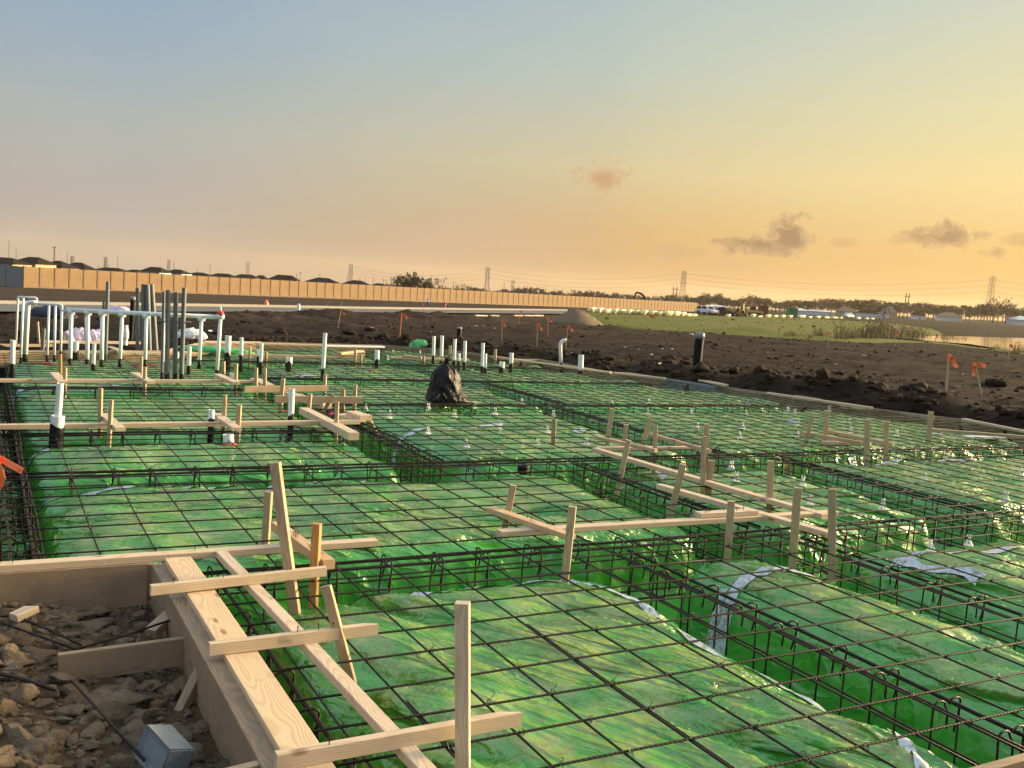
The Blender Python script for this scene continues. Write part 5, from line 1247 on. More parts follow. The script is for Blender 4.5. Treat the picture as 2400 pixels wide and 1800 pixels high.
for i in range(4):
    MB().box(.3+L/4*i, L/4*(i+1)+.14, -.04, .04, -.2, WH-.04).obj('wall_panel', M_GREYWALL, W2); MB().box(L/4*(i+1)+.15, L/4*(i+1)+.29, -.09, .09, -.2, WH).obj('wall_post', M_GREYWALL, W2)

# ------------------------------------------------------------------ houses
def house(label, x0, x1, eave, peak, dist, wm=M_HOUSE, rm=M_ROOF, hip=.32, win=(), gable=False, group=None):
    xm = (x0+x1)/2; a_, b_ = far(x0, eave, dist), far(x1, eave, dist); pk = far(xm, peak, dist)
    w = (b_-a_).length; c_ = (a_+b_)/2; c_.z = gpl(c_); ez = max(1.6, (a_.z+b_.z)/2-c_.z); rz = max(pk.z-c_.z, ez+.6); dp = max(7, w*.7); ov = .4
    root = empty('house', c_, label, 'house', group, -TH+random.uniform(-.1, .1))
    MB().box(-w/2+ov, w/2-ov, -dp/2, dp/2, -.3, ez).obj('wall', wm, root)
    if gable:
        mb = MB(); y0, y1 = -dp/2-ov, dp/2+ov
        mb.add([(-w/2, y0, ez-.1), (w/2, y0, ez-.1), (0, y0, rz), (-w/2, y1, ez-.1), (w/2, y1, ez-.1), (0, y1, rz), (-w/2, y0, ez-.3), (w/2, y0, ez-.3), (-w/2, y1, ez-.3), (w/2, y1, ez-.3)],
               [(0, 2, 5, 3), (1, 4, 5, 2), (6, 0, 3, 8), (7, 9, 4, 1), (6, 8, 9, 7)])
        mb.obj('roof', rm, root); MB().prism([(-w/2+ov, ez), (w/2-ov, ez), (0, rz-.25)], 0, .1, M=Matrix.Translation((0, -dp/2, 0)) @ Matrix.Rotation(math.pi/2, 4, 'X')).obj('gable', wm, root)
    else:
        r_ = w/2*(1-2*hip); mb = MB()
        mb.add([(-w/2, -dp/2-ov, ez), (w/2, -dp/2-ov, ez), (w/2, dp/2+ov, ez), (-w/2, dp/2+ov, ez), (-r_, 0, rz), (r_, 0, rz)], [(0, 1, 5, 4), (1, 2, 5), (2, 3, 4, 5), (3, 0, 4), (3, 2, 1, 0)])
        mb.obj('roof', rm, root)
    for k, (u, v) in enumerate(win):
        f_ = MB().box(-.55, .55, -.06, .02, 0, 1.1).obj('window', M_WHITEWALL, root, M=Matrix.Translation(((u-.5)*w, -dp/2-.02, ez-v)))
        MB().box(-.46, .46, -.09, -.065, .08, 1.02).obj('pane', M_PANE, f_)
HG = 'dark roofed houses beyond the long wall'
house('two storey house with tan wall, first beyond the wall at the left edge', -34, 57, 617, 603.5, 150, win=((.62, 1.6), (.72, 1.6)), group=HG)
house('house with tallest dark peaked roof and three small windows', 46, 114, 618, 602.5, 165, win=((.60, 1.5), (.66, 1.5), (.72, 1.5)), group=HG)
for lab, a_ in (('wide low dark roof just right of the tallest peaked house', (104, 170, 627, 611, 190)), ('dark roof sloping down behind the grey conduits', (150, 218, 632, 615, 200)), ('flat dark roof left of the lone lattice tower foot', (224, 302, 637, 627.5, 230)), ('small dark roof between the flat roof and the white-walled house', (300, 336, 638, 632, 250)),
                ('lone pyramid dark roof above pale walls, mid left', (338, 392, 638, 626, 240)), ('second pyramid roof right of the pale-walled one', (391, 442, 641, 631.5, 260)), ('long low roof right of the second pyramid roof', (436, 500, 646, 638.5, 280)), ('low roof before the thin pole mid left', (492, 555, 649, 641, 290)), ('low roof ending at the power tower mid left', (548, 606, 651, 643, 300)),
                ('roof with pale gable just right of the tower', (596, 628, 655, 645, 310)), ('peaked dark roof near the tall thin white pipe', (632, 702, 656, 644.5, 320)), ('long dark roof with a pale wall patch', (716, 798, 663, 651, 340)), ('last clear dark roof left of the tree clump', (800, 872, 668, 657, 360)), ('faint low roof beside the dark tree clump', (866, 912, 672, 664, 380))):
    house(lab, *a_, wm=M_WHITEWALL if 'pale' in lab else M_HOUSE, hip=random.uniform(.25, .42), group=HG)
RG = 'houses across the fields at right'
house('house with tan gable roof among the right hand trees', 1962, 2003, 730, 719, 520, M_HOUSE, M_ROOFTAN, group=RG)
house('white gabled house with one blue window at right', 2055, 2080, 730, 718.5, 500, M_WHITEWALL, M_ROOF, win=((.45, 1.2),), gable=True, group=RG)
house('tan roofed house joined behind the white gable', 2068, 2100, 733, 718, 530, M_HOUSE, M_ROOFTAN, group=RG)
house('low dark roofed barn left of the white gable', 2010, 2056, 734, 724, 480, M_WHITEWALL, M_ROOF, group=RG)
house('pale house right of the white gable behind bare trees', 2138, 2166, 739, 729, 520, M_WHITEWALL, M_ROOF, group=RG)
house('long pale house near the far pond bank', 2196, 2250, 742, 732, 480, M_WHITEWALL, M_ROOFTAN, group=RG)
house('blue-white house at the far right picture edge', 2366, 2430, 750, 741, 430, M_WHITEWALL, M_WHITEWALL, group=RG)
house('long white shed roof behind the pickup', 1655, 1702, 722, 716, 420, M_WHITEWALL, M_WHITEWALL, group=RG)
house('blue-white shed right of the green dumpster', 1862, 1886, 733, 722, 400, M_WHITEWALL, M_WHITEWALL, group=RG)
house('long low pale fence-like shed right of the blue-white shed', 1890, 1952, 735, 727, 430, M_WHITEWALL, M_WHITEWALL, group=RG)

# ------------------------------------------------------------------ poles and towers
def ground_of(px, py, dist): p = far(px, py, dist); return Vector((p.x, p.y, gpl(p)))
def pole(label, px, yt, dist, arms=0, group='thin poles on the skyline', r=None):
    b = ground_of(px, yt, dist); t_ = far(px, yt, dist); h = t_.z-b.z; r = r or .62*dist/FPX
    root = empty('utility_pole', b, label, 'pole', group, -TH)
    MB().tube([(0, 0, -.5), (0, 0, h)], [r, r*.75], 6).obj('shaft', M_POLE, root)
    for k in range(arms): MB().box(-2.2*dist/FPX, 2.2*dist/FPX, -r*.6, r*.6, h*(.90-.12*k)-r*.6, h*(.90-.12*k)+r*.6).obj('crossarm', M_POLE, root)
PL_ = [(21, 565, 260, 0), (38, 583, 240, 0), (158, 592, 280, 0), (276, 602, 300, 0), (408, 612, 320, 0), (493, 617, 340, 0), (462, 628, 420, 0), (230, 623, 500, 0), (255, 622, 520, 0), (704, 636, 380, 1), (696, 642, 600, 1), (814, 644, 460, 0), (843, 651, 500, 0), (856, 651, 470, 0), (875, 650, 480, 0), (899, 651, 460, 0), (905, 655, 520, 0),
       (1063, 660, 560, 0), (1089, 667, 600, 0), (1217, 669, 520, 0), (1229, 670, 520, 0), (1236, 670, 530, 0), (1258, 670, 540, 0), (1280, 671, 500, 0), (1274, 673, 560, 0), (1318, 676, 600, 0), (1363, 681, 560, 0), (1400, 681, 520, 0), (1444, 685, 600, 0), (1532, 690, 560, 0), (1538, 691, 580, 0), (1637, 697, 520, 0), (1696, 698, 420, 0), (1721, 697, 420, 0), (1771, 698, 460, 0), (1846, 700, 460, 0), (1948, 712, 420, 0), (2203, 712, 520, 0), (1182, 662, 700, 0), (750, 640, 620, 0), (1012, 645, 700, 0)]
for x, y, d, a_ in PL_: pole('thin bare pole rising over the skyline', x, y, d, a_)
# flat-topped mast
b = ground_of(128, 578, 300); h = far(128, 578, 300).z-b.z; u = 300/FPX
root = empty('mast', b, 'slim lattice mast with a flat topped platform above the dark roofs', 'mast', rz=-TH)
mb = MB()
for k in range(3):
    q = k*2.09; mb.tube([(1.8*u*math.cos(q), 1.8*u*math.sin(q), 0), (1.1*u*math.cos(q), 1.1*u*math.sin(q), h-1*u)], .10, 5)
for j in range(14):
    z = h*j/15; mb.tube([(-1.6*u*(1-j*.02), 0, z), (1.5*u*(1-j*.02), .1, z+h/15)], .05, 4)
mb.obj('shaft', M_METAL, root); MB().lathe([(3.6*u, h-3*u), (3.8*u, h-2.4*u), (3.6*u, h-2*u)], 12).obj('platform', M_METAL, root)
for s_ in (-1, 1): MB().box(s_*2.6*u-.12, s_*2.6*u+.12, -.12, .12, h-2*u, h).obj('antenna', M_METAL, root)
def tower(label, px, yt, dist, wpx=14, tpx=6, arm=13, r=.11):
    b = ground_of(px, yt, dist); h = far(px, yt, dist).z-b.z; u = dist/FPX; W_, T_ = wpx*u/2, tpx*u/2
    root = empty('power_tower', b, label, 'power tower', 'lattice power towers', -TH+.25)
    def half(z):
        k = z/h; return W_+(T_*1.25-W_)*min(1, k/.55) if k < .55 else T_*1.25+(T_-T_*1.25)*(k-.55)/.45
    mb = MB()
    for sx in (-1, 1):
        for sy in (-1, 1): mb.tube([(sx*half(z), sy*half(z), z) for z in (0, h*.3, h*.55, h*.8, h)], r, 5)
    mb.obj('legs', M_METAL, root)
    mb = MB(); lv = [0, .2, .36, .48, .57, .65, .73, .81, .89, 1.0]
    for a_, c_ in zip(lv, lv[1:]):
        z0, z1 = a_*h, c_*h; A_, B_ = half(z0), half(z1)
        for (s1, t1), (s2, t2) in (((-1, -1), (1, -1)), ((1, -1), (1, 1)), ((1, 1), (-1, 1)), ((-1, 1), (-1, -1))):
            mb.tube([(s1*A_, t1*A_, z0), (s2*B_, t2*B_, z1)], r*.55, 4); mb.tube([(s2*A_, t2*A_, z0), (s1*B_, t1*B_, z1)], r*.55, 4); mb.tube([(s1*B_, t1*B_, z1), (s2*B_, t2*B_, z1)], r*.55, 4)
    mb.obj('bracing', M_METAL, root)
    for k in (.66, .79, .92):
        w = arm*u/2; z = h*k
        for s_ in (-1, 1):
            a_ = MB(); a_.tube([(s_*T_, 0, z), (s_*w, 0, z+.02*h)], r*.7, 4); a_.tube([(s_*T_, 0, z+.05*h), (s_*w, 0, z+.02*h)], r*.6, 4); a_.tube([(s_*w, 0, z+.02*h), (s_*w, 0, z-.01*h)], r*.6, 4); a_.obj('crossarm', M_METAL, root)
    return b, h
tw = [tower('pale tower over the dark roofs behind the rack', 170, 600, 620, 10, 5, 10), tower('tower above the lone conduit, second from the left', 248, 602, 640, 9, 5, 10), tower('slim tower above the pyramid roofs', 396, 609, 680, 7, 5, 6), tower('tower between pyramid roofs and tall white pipe', 582, 614.5, 700, 8, 5, 8),
      tower('tower left of the dark tree clump', 823, 619, 760, 9, 6, 10), tower('tower right of the small bare tree', 1144, 626, 780, 12, 6, 12), tower('tallest looking tower above the wall end', 1604, 635, 800, 15, 7, 13), tower('tower at right rising from bare trees', 2327, 648, 760, 15, 8, 13), tower('tower out of the picture that carries the last cables', 2900, 670, 800, 15, 8, 13)]
def hframe(label, px, yt, dist, w=9):
    b = ground_of(px, yt, dist); h = far(px, yt, dist).z-b.z; u = dist/FPX; root = empty('pole_pair', b, label, 'pole', 'twin pole power frames', -TH+.2); s_ = w*u/2
    for k in (-1, 1): MB().tube([(k*s_, 0, 0), (k*s_*.95, 0, h)], .19, 6).obj('shaft', M_POLE, root)
    MB().box(-s_*1.9, s_*1.9, -.15, .15, h*.86-.15, h*.86+.15).obj('crossarm', M_POLE, root)
    mb = MB(); mb.tube([(-s_, .1, h*.3), (s_, .1, h*.75)], .12, 4); mb.tube([(s_, -.1, h*.3), (-s_, -.1, h*.75)], .12, 4); mb.obj('brace', M_POLE, root)
    return b, h
hf = [hframe('twin pole frame just left of the tallest tower', 1583, 671, 520, 9), hframe('twin pole frame above the white gabled house', 2128, 687, 470, 8), hframe('twin pole frame above the wall right of the bare tree', 1203, 655, 640, 5), hframe('twin pole frame left of the dark tree clump', 920, 649, 620, 6)]
for i in range(4, 8):
    (b0, h0), (b1, h1) = tw[i], tw[i+1]; mb = MB()
    for k in (.67, .80, .93):
        for s_ in (-1, 1):
            o_ = Vector((FW.y, -FW.x, 0))*s_*2.0; A_, B_ = b0+o_+Vector((0, 0, h0*k)), b1+o_+Vector((0, 0, h1*k))
            mb.tube([A_.lerp(B_, q/14)-Vector((0, 0, 14*4*(q/14)*(1-q/14)*.45)) for q in range(15)], .032, 4)
    tag(mb.obj('power_cables', M_CABLE), 'sagging power cables strung between the lattice towers, span %s' % ('left of the bare tree', 'over the long wall', 'over the right hand fields', 'running off at right')[i-4], 'cables', 'power cable spans')

# ------------------------------------------------------------------ trees
def tree_mesh(seed, dense=1., lf=M_LEAF):
    rnd = random.Random(seed); tr = MB(); cr = MB(); tips = []
    tr.tube([(0, 0, -.03), (.01, 0, .15), (0, .01, .35), (.02, 0, .55)], [.035, .028, .022, .012], 7)
    for k in range(9):
        q = k*2.4+rnd.random(); z0 = rnd.uniform(.18, .5); L = rnd.uniform(.22, .42); up = rnd.uniform(.3, 1.0)
        e_ = Vector((math.cos(q)*L, math.sin(q)*L, z0+L*up)); m_ = Vector((math.cos(q)*L*.5, math.sin(q)*L*.5, z0+L*up*.35))
        tr.tube([(0, 0, z0), m_, e_], [.014, .009, .004], 5); tips.append(e_)
        for j in range(2):
            e2 = e_+Vector((rnd.uniform(-.16, .16), rnd.uniform(-.16, .16), rnd.uniform(.0, .16))); tr.tube([m_.lerp(e_, .6), e2], [.006, .002], 4); tips.append(e2)
    tips.append(Vector((0, 0, .8)))
    for t_ in tips:
        R_ = rnd.uniform(.10, .20)
        for j in range(int(34*dense)):
            d = Vector((rnd.gauss(0, 1), rnd.gauss(0, 1), rnd.gauss(0, .75))); d *= R_*(rnd.random()**.4)/max(d.length, 1e-6); p = t_+d
            if p.z < .14 or p.z > 1: continue
            s_ = rnd.uniform(.014, .034); n = Vector((rnd.gauss(0, 1), rnd.gauss(0, 1), rnd.gauss(0, 1))).normalized(); x = n.orthogonal().normalized()*s_; y = n.cross(x)
            cr.add([p-x-y*.7, p+x-y*.5, p+x*.8+y, p-x*.7+y*.8], [(0, 1, 2, 3)])
    return tr.mesh('trunk', M_BARK, True), cr.mesh('crown', lf)
TV = [tree_mesh(1, 1.3), tree_mesh(2, 1.1), tree_mesh(3, 1.2), tree_mesh(4, 1.0), tree_mesh(5, .32, M_LEAFDRY), tree_mesh(6, .22, M_LEAFDRY)]
def tree(label, px, yt, wpx, dist, v, group):
    b = ground_of(px, yt, dist); h = max(2.5, far(px, yt, dist).z-b.z); w = wpx*dist/FPX*1.2; h *= 1.22
    root = empty('tree', b, label, 'tree', group, random.uniform(0, 6.28)); root.scale = (w/.95, w/.95, h)
    place('trunk', TV[v][0], root); place('crown', TV[v][1], root)
for i, (x, y, w) in enumerate([(944, 649, 30), (960, 646, 34), (974, 656, 26), (990, 653, 30), (1003, 661, 22)]): tree('dark dense tree of the clump standing over the long wall', x, y, w, 420, i % 4, 'dark tree clump over the wall')
tree('small round bare tree right of the dark clump', 1031, 657, 24, 470, 4, None); tree('thin bare tree further right of the dark clump', 1078, 668, 22, 520, 5, None); tree('faint bare tree above the wall before the tower', 1100, 671, 18, 540, 5, None)
def prof(P, x): return float(np.interp(x, [p[0] for p in P], [p[1] for p in P]))
PB = [(900, 668), (1050, 678), (1100, 679), (1200, 684), (1258, 676), (1275, 684), (1340, 686), (1370, 689), (1395, 685), (1420, 691), (1440, 690), (1500, 695), (1560, 699), (1600, 694), (1640, 699)]
x = 905
while x < 1650:
    tree('hazy tree of the low skyline belt behind the long wall', x, prof(PB, x)+random.uniform(-2.5, 3), random.uniform(16, 30), random.uniform(560, 820), random.choice((0, 1, 2, 3, 3, 4)), 'tree belt behind the long wall'); x += random.uniform(7, 12)
PR = [(1640, 702), (1655, 692), (1670, 696), (1688, 693), (1702, 700), (1720, 706), (1745, 702), (1762, 697), (1782, 701), (1800, 704), (1830, 709), (1850, 704), (1880, 704), (1900, 707), (1930, 703), (1960, 704), (1980, 709), (2005, 706), (2035, 705), (2060, 711), (2095, 709), (2130, 713), (2160, 713), (2200, 718), (2250, 719), (2290, 719), (2318, 715), (2345, 721), (2400, 726), (2500, 732)]
x = 1640
while x < 2480:
    tree('hazy tree of the belt along the right hand horizon', x, prof(PR, x)+random.uniform(-2, 4), random.uniform(18, 36), random.uniform(540, 760), random.choice((0, 1, 2, 3, 3, 4)), 'tree belt along the right hand horizon'); x += random.uniform(7, 12)
for x, y, w, lab in ((1653, 692, 24, 'open crowned pale tree beside the wall end'), (2332, 703, 30, 'spreading bare tree at the foot of the right tower'), (2362, 706, 34, 'wide bare tree right of the right tower'), (2072, 735, 20, 'thin bare sapling rising from the reeds'), (1925, 712, 26, 'open bare tree behind the white pickup at right'), (2160, 712, 30, 'bare spreading tree right of the twin poles')):
    tree(lab, x, y, w, 430 if x != 2072 else 110, 5 if x != 1653 else 4, None)

# ------------------------------------------------------------------ reeds by the pond
def reed_mesh(seed):
    rnd = random.Random(seed); mb = MB()
    for i in range(95):
        x, y = rnd.gauss(0, .26), rnd.gauss(0, .22); h = rnd.uniform(.3, 1); lx, ly = rnd.gauss(0, .12)*h, rnd.gauss(0, .12)*h; w = rnd.uniform(.006, .014); q = rnd.uniform(0, 3.1); dx, dy = math.cos(q)*w, math.sin(q)*w
        mb.add([(x-dx, y-dy, 0), (x+dx, y+dy, 0), (x+dx*.7+lx*.6, y+dy*.7+ly*.6, h*.7), (x-dx*.7+lx*.6, y-dy*.7+ly*.6, h*.7), (x+lx*1.3, y+ly*1.3, h)], [(0, 1, 2, 3), (3, 2, 4)])
        if rnd.random() < .5:
            s_ = .02; c_ = Vector((x+lx*1.3, y+ly*1.3, h)); mb.add([c_+Vector((-s_, 0, -.06)), c_+Vector((s_, 0, -.05)), c_+Vector((s_*.6, s_, .03)), c_+Vector((-s_*.6, -s_, .03))], [(0, 1, 2, 3)])
    return mb.mesh('reed_clump', M_REED)
RM = [reed_mesh(i) for i in range(3)]
for i, (x, yb, yt, w) in enumerate([(1922, 788, 760, 24), (1972, 795, 752, 22), (1994, 793, 760, 26), (2020, 791, 758, 28), (2036, 793, 752, 30), (2052, 791, 748, 30), (2068, 793, 738, 26), (2082, 790, 746, 30), (2098, 789, 750, 30), (2112, 787, 752, 30), (2128, 789, 758, 30), (2144, 788, 756, 28), (2160, 787, 764, 24), (2222, 790, 764, 22), (2240, 792, 768, 22), (2262, 792, 772, 18), (1850, 788, 772, 22), (1900, 792, 774, 20), (2385, 824, 796, 26), (2340, 818, 802, 22)]):
    b = atg(x, yb); b.z = hz(b.x, b.y); h = (yb-yt)*depth(b)/FPX; s_ = w*depth(b)/FPX/.55
    o = place('reed_clump', RM[i % 3], M=Matrix.Translation(b) @ Matrix.Rotation(i*1.1, 4, 'Z') @ Matrix.Diagonal((s_, s_, h, 1)))
    tag(o, 'dry brown reed clump on the grassy bank by the pond', 'reeds', 'reed clumps by the pond')

# ------------------------------------------------------------------ heaps and white wrapped rows
def heap(name, label, px, yb, wpx, hpx, m_, seed, cat, sharp=1.3):
    c_ = atg(px, yb); u = depth(c_)/FPX; Rw = wpx*u/2; hh = hpx*u; n, kk = 64, 26; vs, fs = [], []
    for i in range(kk+1):
        t_ = i/kk
        for k in range(n):
            q = 2*math.pi*k/n; R_ = Rw*t_*(1+.10*float(pn(math.cos(q)*2, math.sin(q)*2, seed)))
            x_, y_ = R_*math.cos(q), R_*math.sin(q)*1.1
            zz = hh*(1-t_**sharp)*(1+.0) + .05*hh*float(pn(x_/u*.12, y_/u*.12, seed+2))+.03*hh*float(pn(x_/u*.4, y_/u*.4, seed+3)) - (.4 if i == kk else 0)
            vs.append((x_, y_, zz))
    for i in range(kk):
        for k in range(n): fs.append((i*n+k, (i+1)*n+k, (i+1)*n+(k+1) % n, i*n+(k+1) % n))
    mb = MB(); mb.add(vs, fs); c_ += FW*Rw*.6
    return tag(mb.obj(name, m_, smooth=True, M=Matrix.Translation(c_) @ Matrix.Rotation(-TH, 4, 'Z')), label, cat)
heap('sand_heap', 'brown heap of sand between the road end and the green bank', 1352, 759, 132, 35, M_SAND, 91, 'sand heap')
heap('soil_heap', 'dark soil heap behind the parked backhoe', 1698, 739, 70, 20, M_WETCLOD, 92, 'soil heap')
heap('soil_heap', 'low dark soil heap left of the far container', 1740, 736, 50, 9, M_WETCLOD, 93, 'soil heap')
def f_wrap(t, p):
    v = t.geo(); n = t.noise(v, 1.3, 4, .6); setp(t, p, t.mix(n, C(.92, .80, .46), C(.97, .88, .58)), .25, t.bump(n, .9, .4), spec=.6)  # white wrap with the yellow of the low sun painted into its base colour
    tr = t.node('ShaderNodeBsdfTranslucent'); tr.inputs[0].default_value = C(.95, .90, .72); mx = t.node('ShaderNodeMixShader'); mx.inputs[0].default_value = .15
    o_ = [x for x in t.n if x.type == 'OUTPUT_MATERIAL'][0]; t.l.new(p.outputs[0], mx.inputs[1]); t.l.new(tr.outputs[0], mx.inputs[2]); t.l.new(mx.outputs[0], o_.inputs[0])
M_WRAP = mat('sun_tinted_wrap', f_wrap)
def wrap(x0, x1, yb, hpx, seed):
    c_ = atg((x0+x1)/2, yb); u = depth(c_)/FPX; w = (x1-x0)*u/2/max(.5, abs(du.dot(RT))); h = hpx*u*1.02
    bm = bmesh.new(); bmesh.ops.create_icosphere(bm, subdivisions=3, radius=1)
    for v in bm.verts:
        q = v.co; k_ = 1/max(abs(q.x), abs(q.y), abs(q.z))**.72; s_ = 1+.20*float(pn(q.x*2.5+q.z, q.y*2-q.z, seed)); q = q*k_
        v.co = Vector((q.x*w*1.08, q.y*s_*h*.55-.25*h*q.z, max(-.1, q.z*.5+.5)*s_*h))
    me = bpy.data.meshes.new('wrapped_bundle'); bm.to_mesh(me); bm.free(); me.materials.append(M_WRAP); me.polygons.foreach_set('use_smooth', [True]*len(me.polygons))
    tag(place('wrapped_bundle', me, M=Matrix.Translation(c_) @ Matrix.Rotation(math.atan2(du.y, du.x)+random.uniform(-.12, .2), 4, 'Z')), 'white plastic wrapped bundle with low-sun yellow in its colour, on the far verge', 'bundle', 'white wrapped bundles along the verge')
bx = [1380, 1396, 1413, 1432, 1449, 1466, 1484, 1502, 1516, 1521, 1538, 1556, 1574, 1590, 1606, 1620, 1632]; bb_ = lambda x: float(np.interp(x, [1380, 1460, 1560, 1633, 1700, 1780, 1900, 2050], [732, 737, 741, 743, 743.5, 744, 746.5, 749.5]))
for i, (a_, b_) in enumerate(zip(bx, bx[1:])):
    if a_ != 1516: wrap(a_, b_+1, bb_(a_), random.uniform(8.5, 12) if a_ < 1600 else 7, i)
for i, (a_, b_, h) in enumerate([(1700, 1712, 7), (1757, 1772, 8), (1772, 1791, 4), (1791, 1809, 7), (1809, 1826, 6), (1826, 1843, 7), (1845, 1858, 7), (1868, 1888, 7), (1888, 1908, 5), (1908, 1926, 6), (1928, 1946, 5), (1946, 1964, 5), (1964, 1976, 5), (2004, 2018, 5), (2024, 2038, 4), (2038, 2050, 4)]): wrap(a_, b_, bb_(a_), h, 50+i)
for i, (a_, b_) in enumerate([(1112, 1140), (1150, 1168), (1204, 1224), (1228, 1248), (1250, 1272)]): 
    c0, c1 = atg(a_, 739), atg(b_, 739.5); c0.z = hz(c0.x, c0.y)+.1; c1.z = hz(c1.x, c1.y)+.1
    board('long_board', 'sunlit board lying on the soil at the road edge before the sand heap', c0, c1, .25, .12, group='sunlit boards at the road edge')

# ------------------------------------------------------------------ vehicles and machines
def wheel(root, x, y, r, w, nm='wheel'):
    M_ = Matrix.Translation((x, y, r)) @ Matrix.Rotation(math.pi/2, 4, 'X')
    o = MB().lathe([(r*.62, -w/2), (r*.95, -w/2), (r, -w*.35), (r, w*.35), (r*.95, w/2), (r*.62, w/2)], 20).obj(nm, M_TYRE, root, M=M_)
    MB().lathe([(r*.18, -w*.52), (r*.6, -w*.50), (r*.6, w*.50), (r*.18, w*.52)], 16).obj('rim', M_METAL, o)
def pickup(label, px, yb, yaw, box=False, doors=False, bed_load=False, sc=.85):
    c_ = atg(px, yb); c_.z = gpl(c_)+.05; root = empty('pickup_truck', c_, label, 'truck', None, yaw); root.scale = (sc, sc, sc)
    side = [(-2.7, .55), (2.55, .50), (2.68, .75), (2.62, 1.02), (1.35, 1.14), (.75, 1.80), (.45, 1.86), (-.75, 1.86), (-.95, 1.16), (-2.7, 1.12)]
    MB().prism(side, -.93, .93, M=Matrix.Rotation(math.pi/2, 4, 'X')).obj('body', M_WHITEPAINT, root)
    for s_ in (-1, 1):
        MB().prism([(-.68, 1.22), (.62, 1.22), (.95, 1.22), (.66, 1.70), (-.62, 1.70)], 0, .02, M=Matrix.Translation((0, s_*.945+.01, 0)) @ Matrix.Rotation(math.pi/2, 4, 'X')).obj('side_window', M_GLASS, root)
        MB().box(2.60, 2.70, s_*.72-.16, s_*.72+.16, .78, .96).obj('headlight', M_METAL, root)
    MB().add([(1.36, -.80, 1.17), (1.36, .80, 1.17), (.80, .72, 1.78), (.80, -.72, 1.78)], [(0, 1, 2, 3)]).obj('windscreen', M_GLASS, root)
    for x in (-1.75, 1.72):
        for s_ in (-1, 1): wheel(root, x, s_*.86, .40, .27)
    MB().box(2.62, 2.80, -.9, .9, .45, .62).obj('bumper', M_METAL, root); MB().box(-2.82, -2.68, -.9, .9, .45, .62).obj('bumper', M_METAL, root)
    if doors: MB().box(-.10, 1.0, -.05, .05, .6, 1.75).obj('open_door', M_WHITEPAINT, root, M=Matrix.Translation((.75, -.98, 0)) @ Matrix.Rotation(-1.1, 4, 'Z') @ Matrix.Translation((-1.0, 0, 0)))
    if bed_load: MB().box(-2.55, -1.0, -.75, .75, 1.1, 1.62).obj('bed_rack', M_MACHDARK, root)
RZ = -TH
pickup('white pickup with open door and dark rack parked at the wall end', 1657, 738, RZ-1.02, doors=True, bed_load=True)
pickup('white pickup parked behind the wrapped rows far at right', 1988, 745.5, RZ+.8)
c_ = atg(1738, 741); root = empty('backhoe', c_, 'yellow backhoe loader seen from behind on the far verge', 'backhoe', None, RZ+math.pi/2-.25); root.scale = (.9, .9, .98)
MB().box(-1.0, 1.9, -.55, .55, .7, 1.35).obj('body', M_YELLOW, root); MB().box(1.9, 2.9, -.45, .45, .75, 1.30).obj('engine_hood', M_YELLOW, root)
cb = MB()
for x in (-.8, .75):
    for y in (-.65, .65): cb.box(x-.05, x+.05, y-.05, y+.05, 1.3, 2.35)
cb.obj('cab_frame', M_MACHDARK, root); MB().box(-.95, .9, -.78, .78, 2.35, 2.46).obj('cab_roof', M_MACHDARK, root); MB().box(-.3, .2, -.3, .3, 1.35, 1.9).obj('driver_seat', M_MACHDARK, root)
for s_ in (-1, 1): wheel(root, -.4, s_*.85, .72, .42); wheel(root, 2.3, s_*.8, .45, .3)
MB().tube([(-1.1, -.15, .9), (-1.5, -.2, 1.7), (-1.25, -.25, 2.45)], [.16, .15, .13], 8).obj('boom', M_YELLOW, root); MB().tube([(-1.25, -.25, 2.45), (-1.8, -.25, 1.9), (-2.0, -.25, 1.1)], [.12, .11, .09], 8).obj('dipper_arm', M_YELLOW, root)
MB().prism([(-2.3, .6), (-1.8, .6), (-1.75, 1.0), (-2.0, 1.12), (-2.3, 1.0)], -.3, .3, M=Matrix.Translation((0, -.25, 0)) @ Matrix.Rotation(math.pi/2, 4, 'X')).obj('bucket', M_MACHDARK, root)
for s_ in (-1, 1): MB().tube([(-1.1, s_*.5, .75), (-1.2, s_*1.15, .35), (-1.2, s_*1.25, .05)], .10, 6).obj('stabiliser', M_YELLOW, root)
MB().prism([(3.2, .1), (3.9, .1), (3.75, .35), (3.55, .85), (3.2, .85)], -1.0, 1.0, M=Matrix.Rotation(math.pi/2, 4, 'X')).obj('loader_bucket', M_YELLOW, root)
c_ = far(1768, 731, 235); c_.z = gpl(c_); root = empty('bulldozer', c_, 'yellow bulldozer with dark cab half hidden behind the backhoe', 'bulldozer', None, RZ+.2); k = 1.2
for s_ in (-1, 1): MB().prism([(-1.3, .15), (-1.0, .0), (1.0, .0), (1.3, .15), (1.2, .6), (-1.2, .6)], -.2, .2, M=Matrix.Translation((0, s_*.8, 0)) @ Matrix.Rotation(math.pi/2, 4, 'X')).obj('track', M_MACHDARK, root)
MB().box(-1.2, .2, -.6, .6, .5, 1.15).obj('body', M_YELLOW, root); MB().prism([(.2, .5), (1.3, .5), (1.3, .95), (.2, 1.15)], -.5, .5, M=Matrix.Rotation(math.pi/2, 4, 'X')).obj('engine_hood', M_YELLOW, root)
cb = MB().box(-.95, .1, -.55, .55, 2.0, 2.12)
for x in (-.9, .05):
    for y in (-.5, .5): cb.box(x-.06, x+.06, y-.06, y+.06, 1.1, 2.0)
cb.obj('cab_frame', M_MACHDARK, root); MB().box(-.85, 0, -.48, .48, 1.15, 1.95).obj('cab_glass', M_GLASS, root)
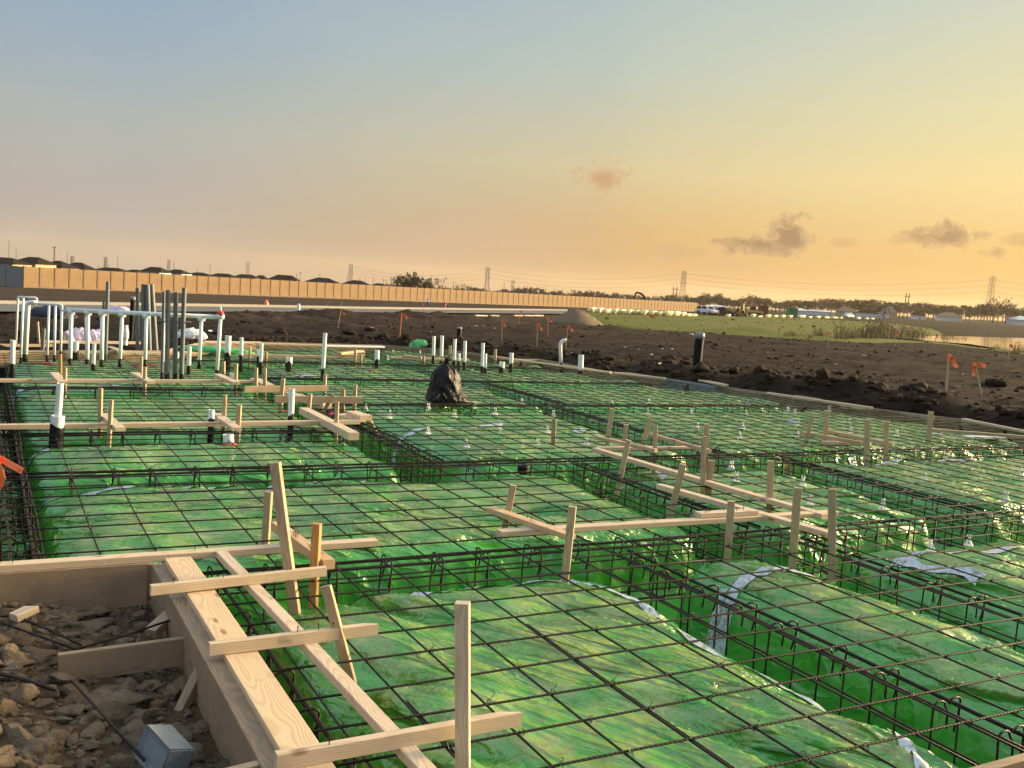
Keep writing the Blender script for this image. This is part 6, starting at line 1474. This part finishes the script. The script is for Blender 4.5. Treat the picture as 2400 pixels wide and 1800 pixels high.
MB().box(1.65, 1.8, -1.2, 1.2, .05, .95).obj('blade', M_YELLOW, root); MB().tube([(0, -.9, .45), (1.7, -.9, .4)], .09, 6).obj('push_arm', M_YELLOW, root); MB().tube([(0, .9, .45), (1.7, .9, .4)], .09, 6).obj('push_arm', M_YELLOW, root)
def bin_(label, px, yt, yb, wpx, dist, m_, name, cat, dp=2.4):
    b = far(px, yb, dist); t_ = far(px, yt, dist); w = wpx*dist/FPX; b.z = gpl(b); h = t_.z-b.z; root = empty(name, b, label, cat, None, RZ+.1)
    mb = MB().box(-w/2, w/2, -dp/2, dp/2, .1, h)
    mb.obj('shell', m_, root)
    rb = MB(); n = 9
    for i in range(n): x = -w/2+w*(i+.5)/n; rb.box(x-w*.025, x+w*.025, -dp/2-.05, -dp/2-.002, .2, h-.1)
    rb.obj('ribs', m_, root); MB().box(-w/2-.03, w/2+.03, -dp/2-.06, dp/2+.06, h-.06, h+.04).obj('top_rail', m_, root); MB().box(-w/2-.03, w/2+.03, -dp/2-.06, dp/2+.06, -.05, .12).obj('bottom_rail', M_MACHDARK, root)
bin_('rust red shipping container right of the bulldozer', 1788, 716.5, 731, 18, 250, M_CONTAINER, 'shipping_container', 'container')
bin_('green dumpster behind the wrapped rows', 1855, 722, 741, 20, 262, M_GREEN, 'dumpster', 'dumpster')
bin_('small dark site trailer left of the pond houses', 1727, 717, 738, 1.5, 300, M_MACHDARK, 'site_trailer', 'trailer') if 0 else None
D_ = 255; b = ground_of(1517, 706, D_); root = empty('excavator', b, 'excavator behind the long wall with its arched arm raised', 'excavator', None, RZ); u = D_/FPX
def ex(x, y): p = far(x, y, D_)-b; return Vector((p.dot(RT), 0, p.z))
MB().tube([ex(1516, 708), ex(1513, 700), ex(1507, 692), ex(1500, 687), ex(1490.5, 685.5)], [.32, .32, .34, .28, .2], 8).obj('boom', M_MACHDARK, root, smooth=True)
MB().tube([ex(1493, 684), ex(1489, 690), ex(1487.5, 703)], [.24, .26, .16], 8).obj('stick', M_MACHDARK, root); MB().tube([ex(1499, 686), ex(1506, 689.5), ex(1512, 697)], .12, 6).obj('hydraulic_ram', M_YELLOW, root)
hB = ex(1517, 704).z
MB().box(-1.0, 1.6, -1.2, 1.2, hB-1.5, hB-.25).obj('body', M_YELLOW, root); MB().box(-1.0, .2, -1.2, -.1, hB-1.5, hB+.25).obj('cab', M_MACHDARK, root)
for s_ in (-1, 1): MB().prism([(-1.8, .2), (-1.5, 0), (1.5, 0), (1.8, .2), (1.6, .8), (-1.6, .8)], -.25, .25, M=Matrix.Translation((0, s_, 0)) @ Matrix.Rotation(math.pi/2, 4, 'X')).obj('track', M_MACHDARK, root)
MB().prism([(-.5, -.5), (.3, -.6), (.4, 0), (-.3, .1)], -.5, .5, M=Matrix.Translation(ex(1487.5, 704)) @ Matrix.Rotation(math.pi/2, 4, 'X')).obj('bucket', M_MACHDARK, root)
# white pole at the verge
pole('short white post standing right of the pickup', 1685, 731, 160, 0, None, .09)

# ------------------------------------------------------------------ evening haze
def build_haze():
    m_ = bpy.data.materials.new('haze'); m_.use_nodes = True; t = NT(m_.node_tree); t.n.clear()
    v = t.node('ShaderNodeVolumePrincipled'); v.inputs['Color'].default_value = (.72, .60, .46, 1); v.inputs['Density'].default_value = HAZE; v.inputs['Anisotropy'].default_value = .35
    o = t.node('ShaderNodeOutputMaterial'); t.l.new(v.outputs[0], o.inputs['Volume'])
    zs = [gpl((x, y)) for x in (-3200, 4600) for y in (-500, 5600)]
    tag(MB().box(-3300, 4800, -600, 5800, min(zs)-3, max(max(zs)+3, 70)).obj('haze', m_), kind='stuff')
HAZE = .00010
if HAZE: build_haze()
